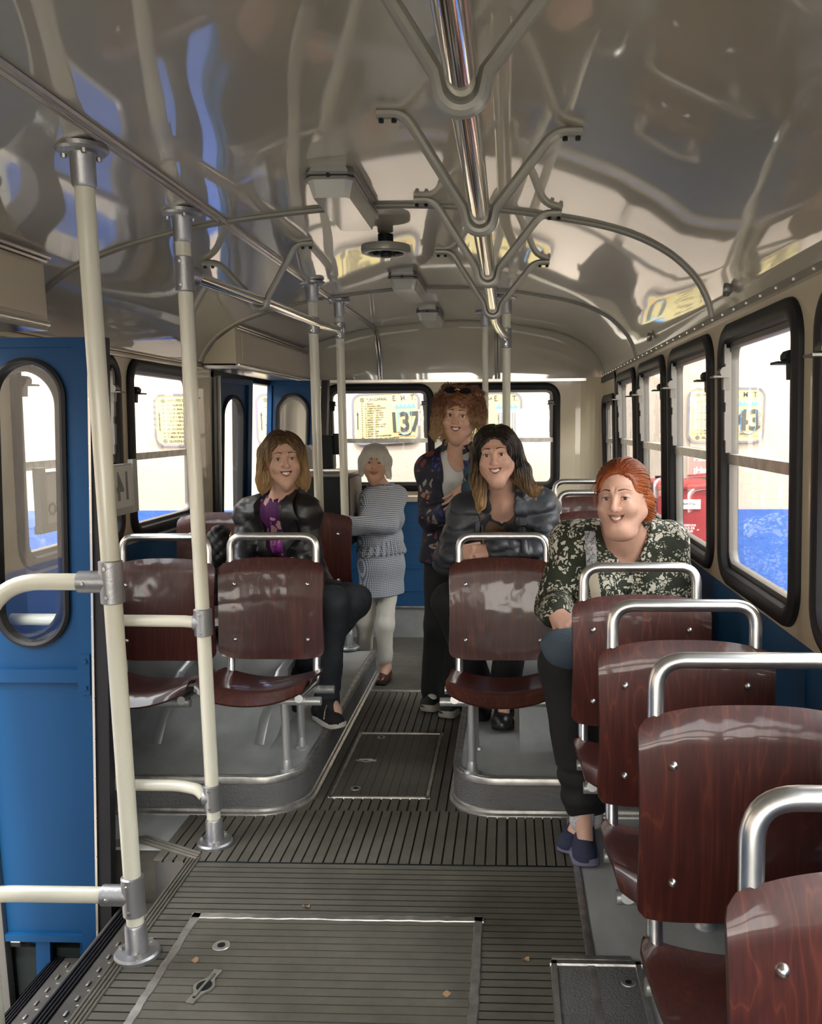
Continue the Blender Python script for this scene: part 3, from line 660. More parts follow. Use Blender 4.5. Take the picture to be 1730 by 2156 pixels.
mb = MB(); mb.tube(fillet([(-1.03,2.90,1.947),(-.97,3.60,1.95),(-.935,4.33,1.952),(-.945,5.0,1.985)], .2, 6), .020, 18); mb.build('tube', M['chrome'], t)
vbracket(-.985, 3.55, 1.950, t, half=.165)
# ================================================================ CEILING LAMPS AND VENT
LL = ['grey ceiling lamp nearest to the camera, left of the ceiling rail', 'grey ceiling lamp in the middle of the row of three, behind the round vent', 'grey ceiling lamp farthest back, the smallest of the row of three']
for k, yy in enumerate((2.62, 4.38, 5.70)):
    t = thing('ceiling_lamp', LL[k], 'lamp', (-.51, yy+.24, 2.19)); x0, x1, y1 = -.582, -.445, yy+.50
    def frus(mb, z0, z1, a, b, ch=.02):
        def ring(x0_, x1_, y0_, y1_, z, c): return [(x0_+c,y0_,z),(x1_-c,y0_,z),(x1_,y0_+c,z),(x1_,y1_-c,z),(x1_-c,y1_,z),(x0_+c,y1_,z),(x0_,y1_-c,z),(x0_,y0_+c,z)]
        vs = ring(x0+a, x1-a, yy+a, y1-a, z0, ch)+ring(x0+b, x1-b, yy+b*1.6, y1-b*1.6, z1, ch*.6)
        mb.add(vs, [tuple(range(8)), tuple(range(15, 7, -1))]+[(i, (i+1) % 8, (i+1) % 8+8, i+8) for i in range(8)])
    mb = MB(); frus(mb, 2.197, 2.180, 0, 0); mb.build('mounting_plate', M['steeldk'], t)
    mb = MB(); frus(mb, 2.180, 2.172, -.004, -.004); frus(mb, 2.168, 2.160, -.003, -.003); mb.build('rim', M['yellow'] if False else M['brack'], t)
    mb = MB(); frus(mb, 2.172, 2.168, .0, .0); mb.build('gasket', M['black'], t)
    mb = MB(); frus(mb, 2.160, 2.115, .003, .016); mb.build('diffuser', M['lampglass'], t)
    mb = MB(); mb.lathe([(0,-.006),(.006,-.006),(.007,0)], (-.514, yy-.003, 2.170), 8, 'y'); mb.build('screw', M['black'], t)
t = thing('roof_vent', 'round grey roof vent with spokes, between the first two lamps', 'vent', (-.475, 3.52, 2.17))
cx, cy = -.475, 3.52
mb = MB(); mb.lathe([(.086,2.118),(.094,2.122),(.096,2.135),(.094,2.148),(.07,2.152),(.066,2.135),(.070,2.118),(.086,2.118)], (cx, cy, 0), 32); mb.build('ring', M['brack'], t)
mb = MB(); mb.lathe([(0,2.105),(.018,2.105),(.022,2.112),(.022,2.13),(.030,2.14),(.030,2.19),(0,2.192)], (cx, cy, 0), 20); mb.build('hub', M['black'], t)
for k in range(6):
    a = R(60*k+15); mb = MB(); mb.tube([(cx+.02*math.cos(a), cy+.02*math.sin(a), 2.122), (cx+.080*math.cos(a), cy+.080*math.sin(a), 2.128)], .006, 6, flat=2); mb.build('spoke', M['black'], t)
mb = MB(); mb.lathe([(0,2.15),(.07,2.15),(.07,2.153),(0,2.153)], (cx, cy, 0), 24); mb.build('back_plate', M['white'], t)
# ================================================================ FLOOR HATCHES
def frame_strip(mb, x0, x1, y0, y1, w, z0, z1, wavy=0):
    def strip(a, b, ax):
        n = 40 if wavy else 1; vs = []
        for i in range(n+1):
            q = a[ax]+(b[ax]-a[ax])*i/n; d0 = (random.random()-.5)*wavy; d1 = (random.random()-.5)*wavy
            lo, hi = a[1-ax]+d0, b[1-ax]+d1
            for (s, z) in ((lo, z0), (lo+.004, z1), (hi-.004, z1), (hi, z0)): vs.append((q, s, z) if ax == 0 else (s, q, z))
        mb.add(vs, [(i*4+j, i*4+j+1, i*4+j+5, i*4+j+4) for i in range(n) for j in range(3)]+[(0,1,2,3), (n*4+3,n*4+2,n*4+1,n*4)], True)
    strip((x0, y0), (x1, y0+w), 0); strip((x0, y1-w), (x1, y1), 0); strip((x0, y0), (x0+w, y1), 1); strip((x1-w, y0), (x1, y1), 1)
def slot_handle(parent, x, y, z, s=1.0, ang=0):
    ca, sa = math.cos(R(ang)), math.sin(R(ang)); f = lambda a, b, t: (x+(a*ca-b*sa)*s, y+(a*sa+b*ca)*s, z+t)
    out_ = [(-.012,-.075),(.012,-.075),(.012,-.035)]+[(.030*math.cos(R(a)), .030*math.sin(R(a))) for a in range(-50, 51, 20)]+[(.012,.035),(.012,.075),(-.012,.075),(-.012,.035)]+[(.030*math.cos(R(a)), .030*math.sin(R(a))) for a in range(130, 231, 20)]+[(-.012,-.035)]
    mb = MB(); mb.prism(out_, f, .0, .004); h = mb.build('pull_handle', M['trimm'], parent)
    mb = MB(); mb.prism([(.021*math.cos(R(a)), .024*math.sin(R(a))) for a in range(0, 360, 24)], f, .0035, .0046); mb.prism([(-.004,-.055),(.004,-.055),(.004,.055),(-.004,.055)], f, .0035, .0047); mb.build('recess', M['black'], h)
    mb = MB(); mb.prism([(-.003,-.05),(.003,-.05),(.003,.05),(-.003,.05)], f, .0047, .009); mb.build('grip', M['trimm'], h)
def hole_plate(parent, x, y, z, r=.016):
    mb = MB(); mb.lathe([(0,.0015),(r,.0015),(r*1.5,.002),(r*1.6,0)], (x, y, z), 18); h = mb.build('lock', M['trimm'], parent); mb = MB(); mb.lathe([(0,.0030),(r*.7,.0030),(r*.7,.001)], (x, y, z), 14); mb.build('keyhole', M['black'], h)
t = thing('floor_hatch', 'large ribbed floor hatch in the foreground with a torn metal border', 'hatch', (-.515, 1.85, 0))
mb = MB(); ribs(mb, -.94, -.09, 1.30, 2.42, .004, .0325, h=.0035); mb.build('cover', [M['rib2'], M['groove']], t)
mb = MB(); frame_strip(mb, -.955, -.075, 1.29, 2.435, .030, .002, .0105, .004); mb.build('border', M['trimm'], t)
slot_handle(t, -.80, 2.085, .0078, .95, -12); hole_plate(t, -.815, 2.27, .0078)
t = thing('floor_hatch', 'small ribbed floor hatch in the aisle between the two seat platforms', 'hatch', (-.515, 3.64, 0))
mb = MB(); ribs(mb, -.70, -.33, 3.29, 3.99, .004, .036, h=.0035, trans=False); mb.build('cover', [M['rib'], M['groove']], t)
mb = MB(); frame_strip(mb, -.716, -.312, 3.268, 4.012, .020, .002, .010, .001); mb.build('border', M['trimm'], t)
slot_handle(t, -.625, 3.655, .0078, .6, 90); hole_plate(t, -.60, 3.945, .0078, .012); hole_plate(t, -.62, 3.36, .0078, .014)
t = thing('floor_hatch', 'dark grey floor hatch at the lower right, beside the nearest seat leg', 'hatch', (.24, 1.9, 0))
mb = MB(); mb.bbox((.13, 1.5, .003), (.345, 2.205, .008), .002); mb.build('cover', M['lether'], t)
mb = MB(); frame_strip(mb, .112, .362, 1.48, 2.225, .022, .002, .013, .001); mb.bbox((.118, 2.226, .002), (.335, 2.246, .014), .003); mb.build('border', M['trimm'], t)
hole_plate(t, .315, 2.135, .0085, .012)
# ================================================================ CABINET WITH MACHINE, ROUTE BOARD
t = thing('conductor_cabinet', 'black metal cabinet beside the silver haired woman, with a brown side panel', 'cabinet', (-1.2, 5.45, -.2))
mb = MB(); mb.bbox((-1.45, 5.32, .72), (-.972, 5.72, 1.148), .012); mb.build('body', M['black'], t)
mb = MB(); mb.bbox((-1.40, 5.40, -.2), (-1.10, 5.70, .73), .01); mb.build('pedestal', M['black'], t)
mb = MB(); mb.bbox((-1.46, 5.305, 1.145), (-.965, 5.73, 1.172), .012); mb.build('top', M['steeldk'], t)
mb = MB(); mb.bbox((-.974, 5.33, .88), (-.960, 5.715, 1.145), .005); mb.build('side_panel', mat('brown_grey_panel', (.20,.17,.15), .5, bump=.3, bscale=200), t)
t = thing('ticket_machine', 'small grey ticket machine on top of the black cabinet', 'machine', (-1.12, 5.5, 1.172))
mb = MB(); mb.bbox((-1.30, 5.40, 1.172), (-1.03, 5.60, 1.195), .006); mb.build('base_plate', M['satin'], t)
mb = MB(); mb.prism([(-1.29,1.195),(-1.215,1.195),(-1.215,1.31),(-1.25,1.34),(-1.29,1.31)], lambda a, b, t: (a, t, b), 5.42, 5.56); mb.build('housing', M['steeldk'], t)
mb = MB(); mb.bbox((-1.16, 5.44, 1.195), (-1.09, 5.55, 1.40), .008); mb.build('column', M['black'], t)
mb = MB(); mb.tube([(-1.085,5.48,1.38),(-1.05,5.46,1.30),(-1.035,5.45,1.22),(-1.02,5.44,1.178)], .009, 8); mb.bbox((-1.09,5.46,1.28),(-1.05,5.50,1.41),.006); mb.build('lever', M['black'], t)
t = thing('route_board', 'white route board with reversed lettering hung inside the left window', 'board', (-1.67, 3.45, 1.09))
fs_ = lambda a, b, q: (-1.668+q-(1.8-b)*.02, a, b)
mb = MB(); mb.prism([(3.10,1.115),(3.84,1.115),(3.84,1.295),(3.10,1.295)], fs_, 0, .008); mb.build('panel', mat('translucent_white_board', (.80,.80,.78), .5), t)
mb = MB(); mb.prism([(3.055,1.09),(3.10,1.09),(3.10,1.32),(3.055,1.32)], fs_, -.006, .018); mb.prism([(3.84,1.09),(3.885,1.09),(3.885,1.32),(3.84,1.32)], fs_, -.006, .018); mb.prism([(3.05,1.085),(3.89,1.085),(3.89,1.115),(3.05,1.115)], fs_, -.008, .014); mb.prism([(3.10,1.295),(3.84,1.295),(3.84,1.303),(3.10,1.303)], fs_, -.004, .012)
mb.build('frame', M['lightgrey'], t)
greyink = mat('sign_grey_ink', (.22, .22, .22), .5)
def mirr(y, z): return Matrix.Translation((-1.658-(1.8-z)*.02, y, z)) @ Matrix(((0,0,1,0),(-1,0,0,0),(0,1,0,0),(0,0,0,1)))
text('14', .17, greyink, t, mirr(3.825, 1.15), 'route_number', sx=.8)
text('CIRCULAR FIN', .060, greyink, t, mirr(3.62, 1.225), 'lettering', sx=1.05); text('MEDITERRANEO', .064, greyink, t, mirr(3.64, 1.145), 'lettering', sx=1.10)
# ================================================================ OUTSIDE
GZ = -.78; YW = 7.95; KS = YW/10; q_ = lambda x: x*KS; qz = lambda z: CAMZ+(z-CAMZ)*KS; ZB = .69
mb = MB(); mb.box((-16, -14, GZ-.1), (16, YW+.4, GZ)); struct('floor_outside', mb, mat('pale_paving', (.28, .255, .215), .8, var=.15, vscale=3))
plaster = mat('peach_plaster', (.37, .310, .255), .9, bump=.3, bscale=25, var=.10, vscale=1.3)
wblue = mat('blue_plaster', (.03, .09, .32), .8, bump=1.0, bscale=22)
mb = MB(); mb.box((-12, YW, ZB), (12, YW+.3, 7.0)); struct('wall_outside_upper', mb, plaster)
mb = MB(); mb.box((-12, YW-.02, GZ), (12, YW+.3, ZB)); struct('wall_outside_base', mb, wblue)
for sx in (-5.2, 6.0):
    mb = MB(); mb.box((sx-.15, -8, 0), (sx+.15, YW, 3.6)); struct('wall_outside_side', mb, plaster)
    mb = MB(); mb.box((sx-.16, -8, GZ), (sx+.16, YW, 0)); struct('wall_outside_side_base', mb, wblue)
STOPS = {
 '137': ('FUENCARRAL', ['C. BRAULIO','C. ANASTASIA LOPEZ','AV. CAMPO DE CALATRAVA','C. ALBERCA LORENZO','C. AFUERAS A VALVERDE','C. Ntra. Sr. DE VALVERDE','AV. LLANO CASTELLANO','C. ISIDRO FERNANDEZ','C. SAN MODESTO','CIUDAD SANITARIA LA PAZ','AV. MONFORTE DE LEMOS','C. LA BAÑEZA','C. JUAN SANCHEZ','C. ISLA MALAITA','C. DOCTOR RAMON CASTROVIEJO'], 'CIUDAD DE LOS POETAS'),
 '132': ('ARROYO DEL FRESNO', ['GR. VIRGEN DE LA PAZ','GR. CARDENAL HERRERA','C. ISLAS ALEUTIANAS','C. NUEVA ZELANDA','C. ISLA DE AROSA','AV. ANTONIO MACHADO','AV. FRANCOS RODRIGUEZ','C. LOPE DE HARO','C. BRAVO MURILLO'], 'GLORIETA DE CUATRO CAMINOS'),
 '43': ('ESTRECHO', ['C. JAEN','AV. REINA VICTORIA','PL. CRISTO REY','PL. MONCLOA','PS. PINTOR ROSALES','C. FERRAZ','C. IRUN','CT. SAN VICENTE','C. SEGOVIA','C. MAYOR','C. TOLEDO'], 'FELIPE II'),
 '11': ('PLAZA CASTILLA', ['C. AGUSTIN DE FOXA','C. MATEO INURRIA','C. COSTA RICA','AV. ALFONSO XIII','C. LOPEZ DE HOYOS','C. CARTAGENA'], 'DIEGO DE LEON'),
 '149': ('TRIBUNAL', ['C. SAGASTA','C. GENOVA','C. SANTA ENGRACIA','C. RIOS ROSAS','PS. CASTELLANA'], 'PLAZA DE CASTILLA'),
 '126': ('NUEVOS MINISTERIOS', ['C. ORENSE','C. SOR ANGELA','C. BRAVO MURILLO','AV. ASTURIAS'], 'BARRIO DEL PILAR')}
def route_sign(num, x0, x1, z0, z1, label, tilt=0):
    w = x1-x0; h = z1-z0; x0, x1, z0, z1 = x0*KS, x1*KS, qz(z0), qz(z1)
    t = thing('route_sign', label, 'sign', ((x0+x1)/2, YW-.02, (z0+z1)/2), 'yellow route signs on the outside wall')
    f = lambda a, b, q: (x0+a*KS, YW-.012-q, z0+(b+tilt*a)*KS)
    mb = MB(); mb.prism(rrect(0, w, 0, h, .10, 8), f, 0, .016); mb.build('board', M['yellow'], t)
    mb = MB(); mb.sweep(rrect(.012, w-.012, .012, h-.012, .095, 8), [(-.011,.012),(-.011,.021),(.013,.021),(.013,.012)], f); mb.build('border', mat('sign_dark_border', (.13,.12,.15), .5), t)
    pl = lambda a, b: Matrix.Translation((x0+a*KS, YW-.031, z0+(b+tilt*a)*KS)) @ Matrix.Rotation(R(90), 4, 'X') @ Matrix.Rotation(math.atan(tilt), 4, 'Z') @ Matrix.Diagonal((KS, KS, 1, 1))
    top, mid, bot = STOPS[num]; n = len(mid); y = h-.075
    text(top, .040, M['ink'], t, pl(.165, y-.012), 'terminus', sx=.95)
    step = (h-.19)/n; dots = MB()
    for i, s in enumerate(mid):
        yy = h-.105-(i+.5)*step
        text(s, min(.030, step*.8), M['ink'], t, pl(.15, yy-.010), 'stop_name', sx=.9, bold=.018)
        dots.prism([(.115+.006*math.cos(R(k)), yy+.006*math.sin(R(k))) for k in range(0, 360, 45)], f, .016, .019)
    text(bot, .038, M['ink'], t, pl(.165, .045), 'terminus', sx=.85)
    for yy in (y, .06):
        c = lambda r: [(.118+r*math.cos(R(k)), yy+r*math.sin(R(k))) for k in range(0, 360, 24)]
        dots.sweep(c(.020), [(-.003,.016),(-.003,.020),(.003,.020),(.003,.016)], f); dots.prism(c(.008), f, .016, .020)
    dots.prism([(.058,h*.30),(.070,h*.30),(.070,h*.58),(.058,h*.58)], f, .016, .019); dots.prism([(.050,h*.58),(.078,h*.58),(.064,h*.65)], f, .016, .019)
    dots.build('stop_marks', M['ink'], t)
    text('E.  M.  T.', .085, M['ink'], t, pl(w*.60, h*.825), 'operator_initials', sx=.85, bold=.006)
    cxn = w*.785
    sh = MB(); s0 = h*.16; s1 = h*.66; hw = w*.095
    U = [(cxn-hw, s1-.03)]+[(cxn+hw*math.cos(R(a)), s0+hw*.9+hw*.9*math.sin(R(a))) for a in range(180, 361, 15)]+[(cxn+hw, s1-.03)]
    sh.tube([f(a, b, .017) for a, b in U], .016, 8, flat=.2, up=(0,1,0)); sh.prism([(cxn-hw,s1-.06),(cxn+hw,s1-.06),(cxn+hw,s1-.035),(cxn-hw,s1-.035)], f, .015, .018); sh.build('shield', M['signblue'], t)
    cr = MB(); cz = h*.675; zig = [(cxn-.13,cz+.055),(cxn-.115,cz),(cxn+.115,cz),(cxn+.13,cz+.055)]
    tops = []
    for k in range(5): tops += [(cxn+.115-.046*(k+.0), cz+.02), (cxn+.115-.046*(k+.5), cz+.055)]
    cr.prism([(cxn-.115,cz),(cxn+.115,cz),(cxn+.13,cz+.05)]+tops+[(cxn-.115,cz+.02),(cxn-.13,cz+.05)], f, .016, .019); cr.build('crown', M['signblue'], t)
    text(num, h*.52, mat('sign_number_ink', (.035,.033,.03), .5), t, pl(cxn, h*.235) @ Matrix.Translation((0,0,.003)), 'route_number', align='CENTER', sx=.80 if len(num) > 2 else 1.0, bold=.028)
    nb = MB(); nb.sweep([(w*.62,.075),(w*.93,.075),(w*.93,.125),(w*.62,.125)], [(-.002,.016),(-.002,.019),(.002,.019),(.002,.016)], f); nb.build('note_box', mat('sign_orange_ink', (.6,.2,.08), .5), t)
    text('PRECIO BILLETE', .022, M['ink'], t, pl(w*.68, .09), 'note', sx=.9)
    return t
route_sign('137', -1.765, -1.0, 1.225, 1.80, 'yellow route sign 137 seen through the left back window', .045)
route_sign('132', -4.03, -3.25, 1.225, 1.815, 'yellow route sign listing stops seen through the left side window, left of the second pole')
route_sign('11', -.64, .148, 1.225, 1.815, 'yellow route sign 11 seen through the right back window behind the cream poles')
route_sign('43', 1.98, 2.83, 1.235, 1.84, 'yellow route sign 43 seen through the right side windows')
route_sign('126', -2.86, -2.08, 1.225, 1.815, 'yellow route sign seen through the open rear door, arrow at its left edge')
route_sign('149', -5.17, -4.40, 1.225, 1.815, 'yellow route sign behind the reversed route board, at the left')
BX, BY = 1.30, 6.55                                              # waste container by the right side of the bus
t = thing('waste_container', 'red wheeled waste container outside the right windows, with a white sticker', 'container', (BX, BY, GZ))
mb = MB(); mb.add([(BX-.15,BY+.05,GZ+.05),(BX+.19,BY+.05,GZ+.05),(BX+.19,BY+.5,GZ+.05),(BX-.15,BY+.5,GZ+.05),(BX-.20,BY,.97),(BX+.24,BY,.97),(BX+.24,BY+.6,.97),(BX-.20,BY+.6,.97)], [(0,3,2,1),(0,1,5,4),(1,2,6,5),(2,3,7,6),(3,0,4,7),(4,5,6,7)]); mb.build('bin_body', M['red'], t)
mb = MB(); mb.bbox((BX-.215, BY-.025, .97), (BX+.255, BY+.62, 1.02), .02); mb.build('lid', M['red'], t)
for sx in (-.13, .17):
    mb = MB(); mb.lathe([(0,-.03),(.09,-.03),(.1,0),(.09,.03),(0,.03)], (BX+sx, BY+.42, GZ+.1), 18, 'x'); mb.build('wheel', M['rubber'], t)
mb = MB(); mb.box((BX-.045, BY-.012, .83), (BX+.115, BY+.03, .90)); s_ = mb.build('sticker', M['white'], t)
text('MADRID S.L.', .022, M['ink'], t, Matrix.Translation((BX-.035, BY-.014, .862)) @ Matrix.Rotation(R(90), 4, 'X'), 'sticker_text')
text('RESIDUOS\nSOLO DE\nPAPELES', .022, M['white'], t, Matrix.Translation((BX-.01, BY+.008, .70)) @ Matrix.Rotation(R(90), 4, 'X'), 'bin_text')
BO = (1.245, 7.3)
mb = MB(); mb.tube([BO+(GZ,), BO+(.80,)], .042, 14); o = mb.build('bollard', M['red'], loc=BO+(GZ,)); tag(o, 'red bollard with black and white top bands beside the red container', 'bollard')
mb = MB(); mb.tube([BO+(.80,), BO+(1.03,)], .044, 14); mb.build('black_cap', M['black'], o, loc=BO+(GZ,))
for z0, z1 in ((.90,.94),(.83,.85)):
    mb = MB(); mb.tube([BO+(z0,), BO+(z1,)], .046, 14); mb.build('band', M['white'], o, loc=BO+(GZ,))
t = thing('wall_poster', 'red and white poster on the outside wall below route sign 43', 'poster', (1.72, YW-.03, 1.08))
mb = MB(); mb.box((1.60, YW-.035, .98), (2.0, YW-.025, 1.20)); mb.build('sheet', M['red'], t)
text('Museo', .065, M['white'], t, Matrix.Translation((1.64, YW-.036, 1.125)) @ Matrix.Rotation(R(90), 4, 'X'), 'lettering'); text('¡Huelga!', .075, M['white'], t, Matrix.Translation((1.64, YW-.036, 1.02)) @ Matrix.Rotation(R(90), 4, 'X'), 'lettering')
# crumbs of leaves on the floor
leafm = mat('dry_leaf', (.34, .20, .10), .7)
for k, (x, y, lb) in enumerate(((-.62,2.475,'small brown leaf fragment just behind the big hatch border'), (.045,2.225,'brown leaf fragment left of the dark right hatch'), (-.865,2.195,'brown leaf fragment lying on the left border of the big hatch'), (-.16,2.07,'brown leaf fragment on the big hatch near its right border'))):
    mb = MB(); mb.grid(lambda u, v: (x+(u-.5)*.022, y+(v-.5)*.016*math.sin(math.pi*(.15+.7*u)), .0125+.004*math.sin(4*u+3*v+k)), 6, 4, True, .0006)
    tag(mb.build('leaf_fragment', leafm, loc=(x, y, .0095)), lb, 'leaf', 'leaf fragments on the floor')
# ================================================================ PEOPLE: implicit surfaces -> one continuous mesh per body / garment
A_ = lambda *p: np.array(p, dtype=np.float64)
def smin(a, b, k):
    if k <= 0: return np.minimum(a, b)
    h = np.clip(.5+.5*(b-a)/k, 0, 1); return b*(1-h)+a*h-k*h*(1-h)
def smax(a, b, k): return -smin(-a, -b, k)
def cone(P, a, b, ra, rb):
    ab = b-a; L = max(ab@ab, 1e-12); t = np.clip(((P-a)@ab)/L, 0, 1)
    return np.linalg.norm(P-a-t[:, None]*ab, axis=1)-(ra+(rb-ra)*t), t
def ell(P, c, r):
    q = (P-A_(*c))/A_(*r); k0 = np.linalg.norm(q, axis=1)+1e-9; k1 = np.linalg.norm(q/A_(*r), axis=1)+1e-9
    return k0*(k0-1)/k1
class Field:
    def __init__(s): s.p = []; s.disp = None
    def add(s, fn, c, r, k=.02, op=1): s.p.append((fn, A_(*c), r, k, op)); return s
    def cone(s, a, b, ra, rb, k=.02, ripple=0, pitch=.06, op=1):
        a = A_(*a); b = A_(*b); L = np.linalg.norm(b-a)
        def fn(P):
            d, t = cone(P, a, b, ra, rb)
            if ripple: d = d-ripple*(np.abs(np.sin(np.pi*t*L/pitch))-.6)
            return d
        return s.add(fn, (a+b)/2, L/2+max(ra, rb)+ripple, k, op)
    def ell(s, c, r, Rm_=None, k=.02, op=1):
        c = A_(*c); Rm_ = np.eye(3) if Rm_ is None else Rm_
        return s.add(lambda P: ell((P-c)@Rm_.T, (0,0,0), r), c, max(r), k, op)
    def plane(s, c, n, k=.004):                                   # removes the side the normal points to
        c = A_(*c); n = A_(*n)/np.linalg.norm(n)
        return s.add(lambda P: (P-c)@n*-1.0, c, 1e3, k, -1)
    def eval(s, P, sub=None):
        d = np.full(len(P), 1.0)
        for (fn, c, r, k, op) in (s.p if sub is None else sub):
            v = fn(P); d = smin(d, v, k) if op > 0 else smax(d, -v, k)
        if s.disp is not None: d = d+s.disp(P)
        return d
    def near(s, c, rad):
        return [p for p in s.p if np.linalg.norm(p[1]-c)-p[2] < rad+.04]
    def grad(s, P, e=.0012, d0=None):
        d0 = s.eval(P) if d0 is None else d0
        g = np.stack([s.eval(P+A_(*v))-d0 for v in ((e,0,0),(0,e,0),(0,0,e))], 1)/e
        return d0, g
    def bounds(s):
        c = np.array([p[1] for p in s.p if p[4] > 0]); r = np.array([p[2] for p in s.p if p[4] > 0])[:, None]
        return (c-r).min(0)-.03, (c+r).max(0)+.03
    def mesh(s, h=.006):
        lo, hi = s.bounds(); n = np.ceil((hi-lo)/h).astype(int)+2; V = np.full(n, 1.0, np.float32); B = 18
        for i in range(0, n[0], B):
            for j in range(0, n[1], B):
                for k in range(0, n[2], B):
                    m = np.minimum([B, B, B], n-[i, j, k]); c = lo+(np.array([i, j, k])+m/2)*h; rad = np.linalg.norm(m)*h/2
                    sub = s.near(c, rad)
                    if not any(p[4] > 0 for p in sub): continue
                    if s.eval(c[None], sub)[0] > rad*1.6+.03: continue
                    g = np.stack(np.meshgrid(*[lo[a]+(np.array([i, j, k])[a]+np.arange(m[a]))*h for a in range(3)], indexing='ij'), -1).reshape(-1, 3)
                    V[i:i+m[0], j:j+m[1], k:k+m[2]] = s.eval(g, sub).reshape(m)
        I = V < 0; cs = [(0,0,0),(1,0,0),(0,1,0),(1,1,0),(0,0,1),(1,0,1),(0,1,1),(1,1,1)]; q = n-1
        cnt = np.zeros(q, np.int8)
        for c in cs: cnt += I[c[0]:c[0]+q[0], c[1]:c[1]+q[1], c[2]:c[2]+q[2]]
        act = np.argwhere((cnt > 0) & (cnt < 8)); idx = -np.ones(q, np.int64); idx[tuple(act.T)] = np.arange(len(act))
        vals = np.stack([V[tuple((act+c).T)] for c in cs], 1).astype(np.float64)
        acc = np.zeros((len(act), 3)); num = np.zeros(len(act)); C8 = np.array(cs, float)
        for a in range(8):
            for b in range(a+1, 8):
                if np.abs(C8[a]-C8[b]).sum() != 1: continue
                m = (vals[:, a] < 0) != (vals[:, b] < 0); t = vals[m, a]/(vals[m, a]-vals[m, b])
                acc[m] += C8[a]+t[:, None]*(C8[b]-C8[a]); num[m] += 1
        verts = lo+(act+acc/num[:, None])*h; quads = []
        for ax in range(3):
            o1, o2 = [(1, 2), (2, 0), (0, 1)][ax]
            sl0 = [slice(1, -1)]*3; sl1 = [slice(1, -1)]*3; sl0[ax] = slice(0, -1); sl1[ax] = slice(1, None)
            A0, A1 = I[tuple(sl0)], I[tuple(sl1)]; e = np.argwhere(A0 != A1); off = np.array([1, 1, 1]); off[ax] = 0; flip = A0[tuple(e.T)]
            e = e+off; d1 = np.zeros(3, int); d1[o1] = 1; d2 = np.zeros(3, int); d2[o2] = 1
            f = np.stack([idx[tuple((e-x).T)] for x in (d1+d2, d2, 0*d1, d1)], 1)
            f[~flip] = f[~flip][:, ::-1]; quads.append(f)
        F = np.concatenate(quads); F = F[(F >= 0).all(1)]
        return verts, [tuple(x) for x in F.tolist()]
def refine(verts, faces, sel):                                    # split the selected quads in four, neighbours become n-gons
    V = list(map(tuple, verts)); mid = {}; out = []; chosen = [len(f) == 4 and sel(f) for f in faces]
    def mp(a, b):
        k = (a, b) if a < b else (b, a)
        if k not in mid: mid[k] = len(V); V.append(tuple((V[a][i]+V[b][i])/2 for i in range(3)))
        return mid[k]
    for f, c in zip(faces, chosen):
        if not c: continue
        e = [mp(f[i], f[(i+1) % 4]) for i in range(4)]; ce = len(V); V.append(tuple(sum(V[i][k] for i in f)/4 for k in range(3)))
        out += [(f[i], e[i], ce, e[i-1]) for i in range(4)]
    for f, c in zip(faces, chosen):
        if c: continue
        g = []
        for i in range(len(f)):
            a, b = f[i], f[(i+1) % len(f)]; g.append(a); k = (a, b) if a < b else (b, a)
            if k in mid: g.append(mid[k])
        out.append(tuple(g))
    return np.array(V), out
def project(F, V, mask=None, it=2):
    ids = np.arange(len(V)) if mask is None else np.nonzero(mask)[0]
    for _ in range(it):
        P = V[ids]; d, g = F.grad(P); g2 = np.maximum((g*g).sum(1), .25)
        V[ids] = P-np.clip(d/g2, -.004, .004)[:, None]*g
    return V
def np_obj(name, V, faces, mats, parent, mi=None):
    b = np.array(parent['_b']) if '_b' in parent else 0
    me = bpy.data.meshes.new(name); me.from_pydata((V-b).tolist(), [], faces); me.update()
    me.polygons.foreach_set('use_smooth', [True]*len(me.polygons))
    for m in (mats if isinstance(mats, (list, tuple)) else [mats]): me.materials.append(m)
    if mi is not None: me.polygons.foreach_set('material_index', mi)
    o = bpy.data.objects.new(name, me); COL.objects.link(o); o.parent = parent; o['_b'] = parent['_b'] if '_b' in parent else (0,0,0)
    return o
def garment(name, F, m, parent, h=.007, it=1):
    V, fs = F.mesh(h); V = project(F, V, None, it); return np_obj(name, V, fs, m, parent)
def wob(P, f, sd=0):                                              # cheap smooth noise, about -1..1
    a = P*f+sd
    w = np.stack([np.sin(a[:, 1]*1.3+1.7*np.sin(a[:, 2]*.9+sd)), np.sin(a[:, 2]*1.1+1.3*np.sin(a[:, 0]*1.2)), np.sin(a[:, 0]*1.2+1.5*np.sin(a[:, 1]*.8+1))], 1)
    return np.sin(a[:, 0]+1.6*w[:, 0])*.4+np.sin(a[:, 1]*1.1+1.6*w[:, 1])*.35+np.sin(a[:, 2]*.9+1.6*w[:, 2])*.35
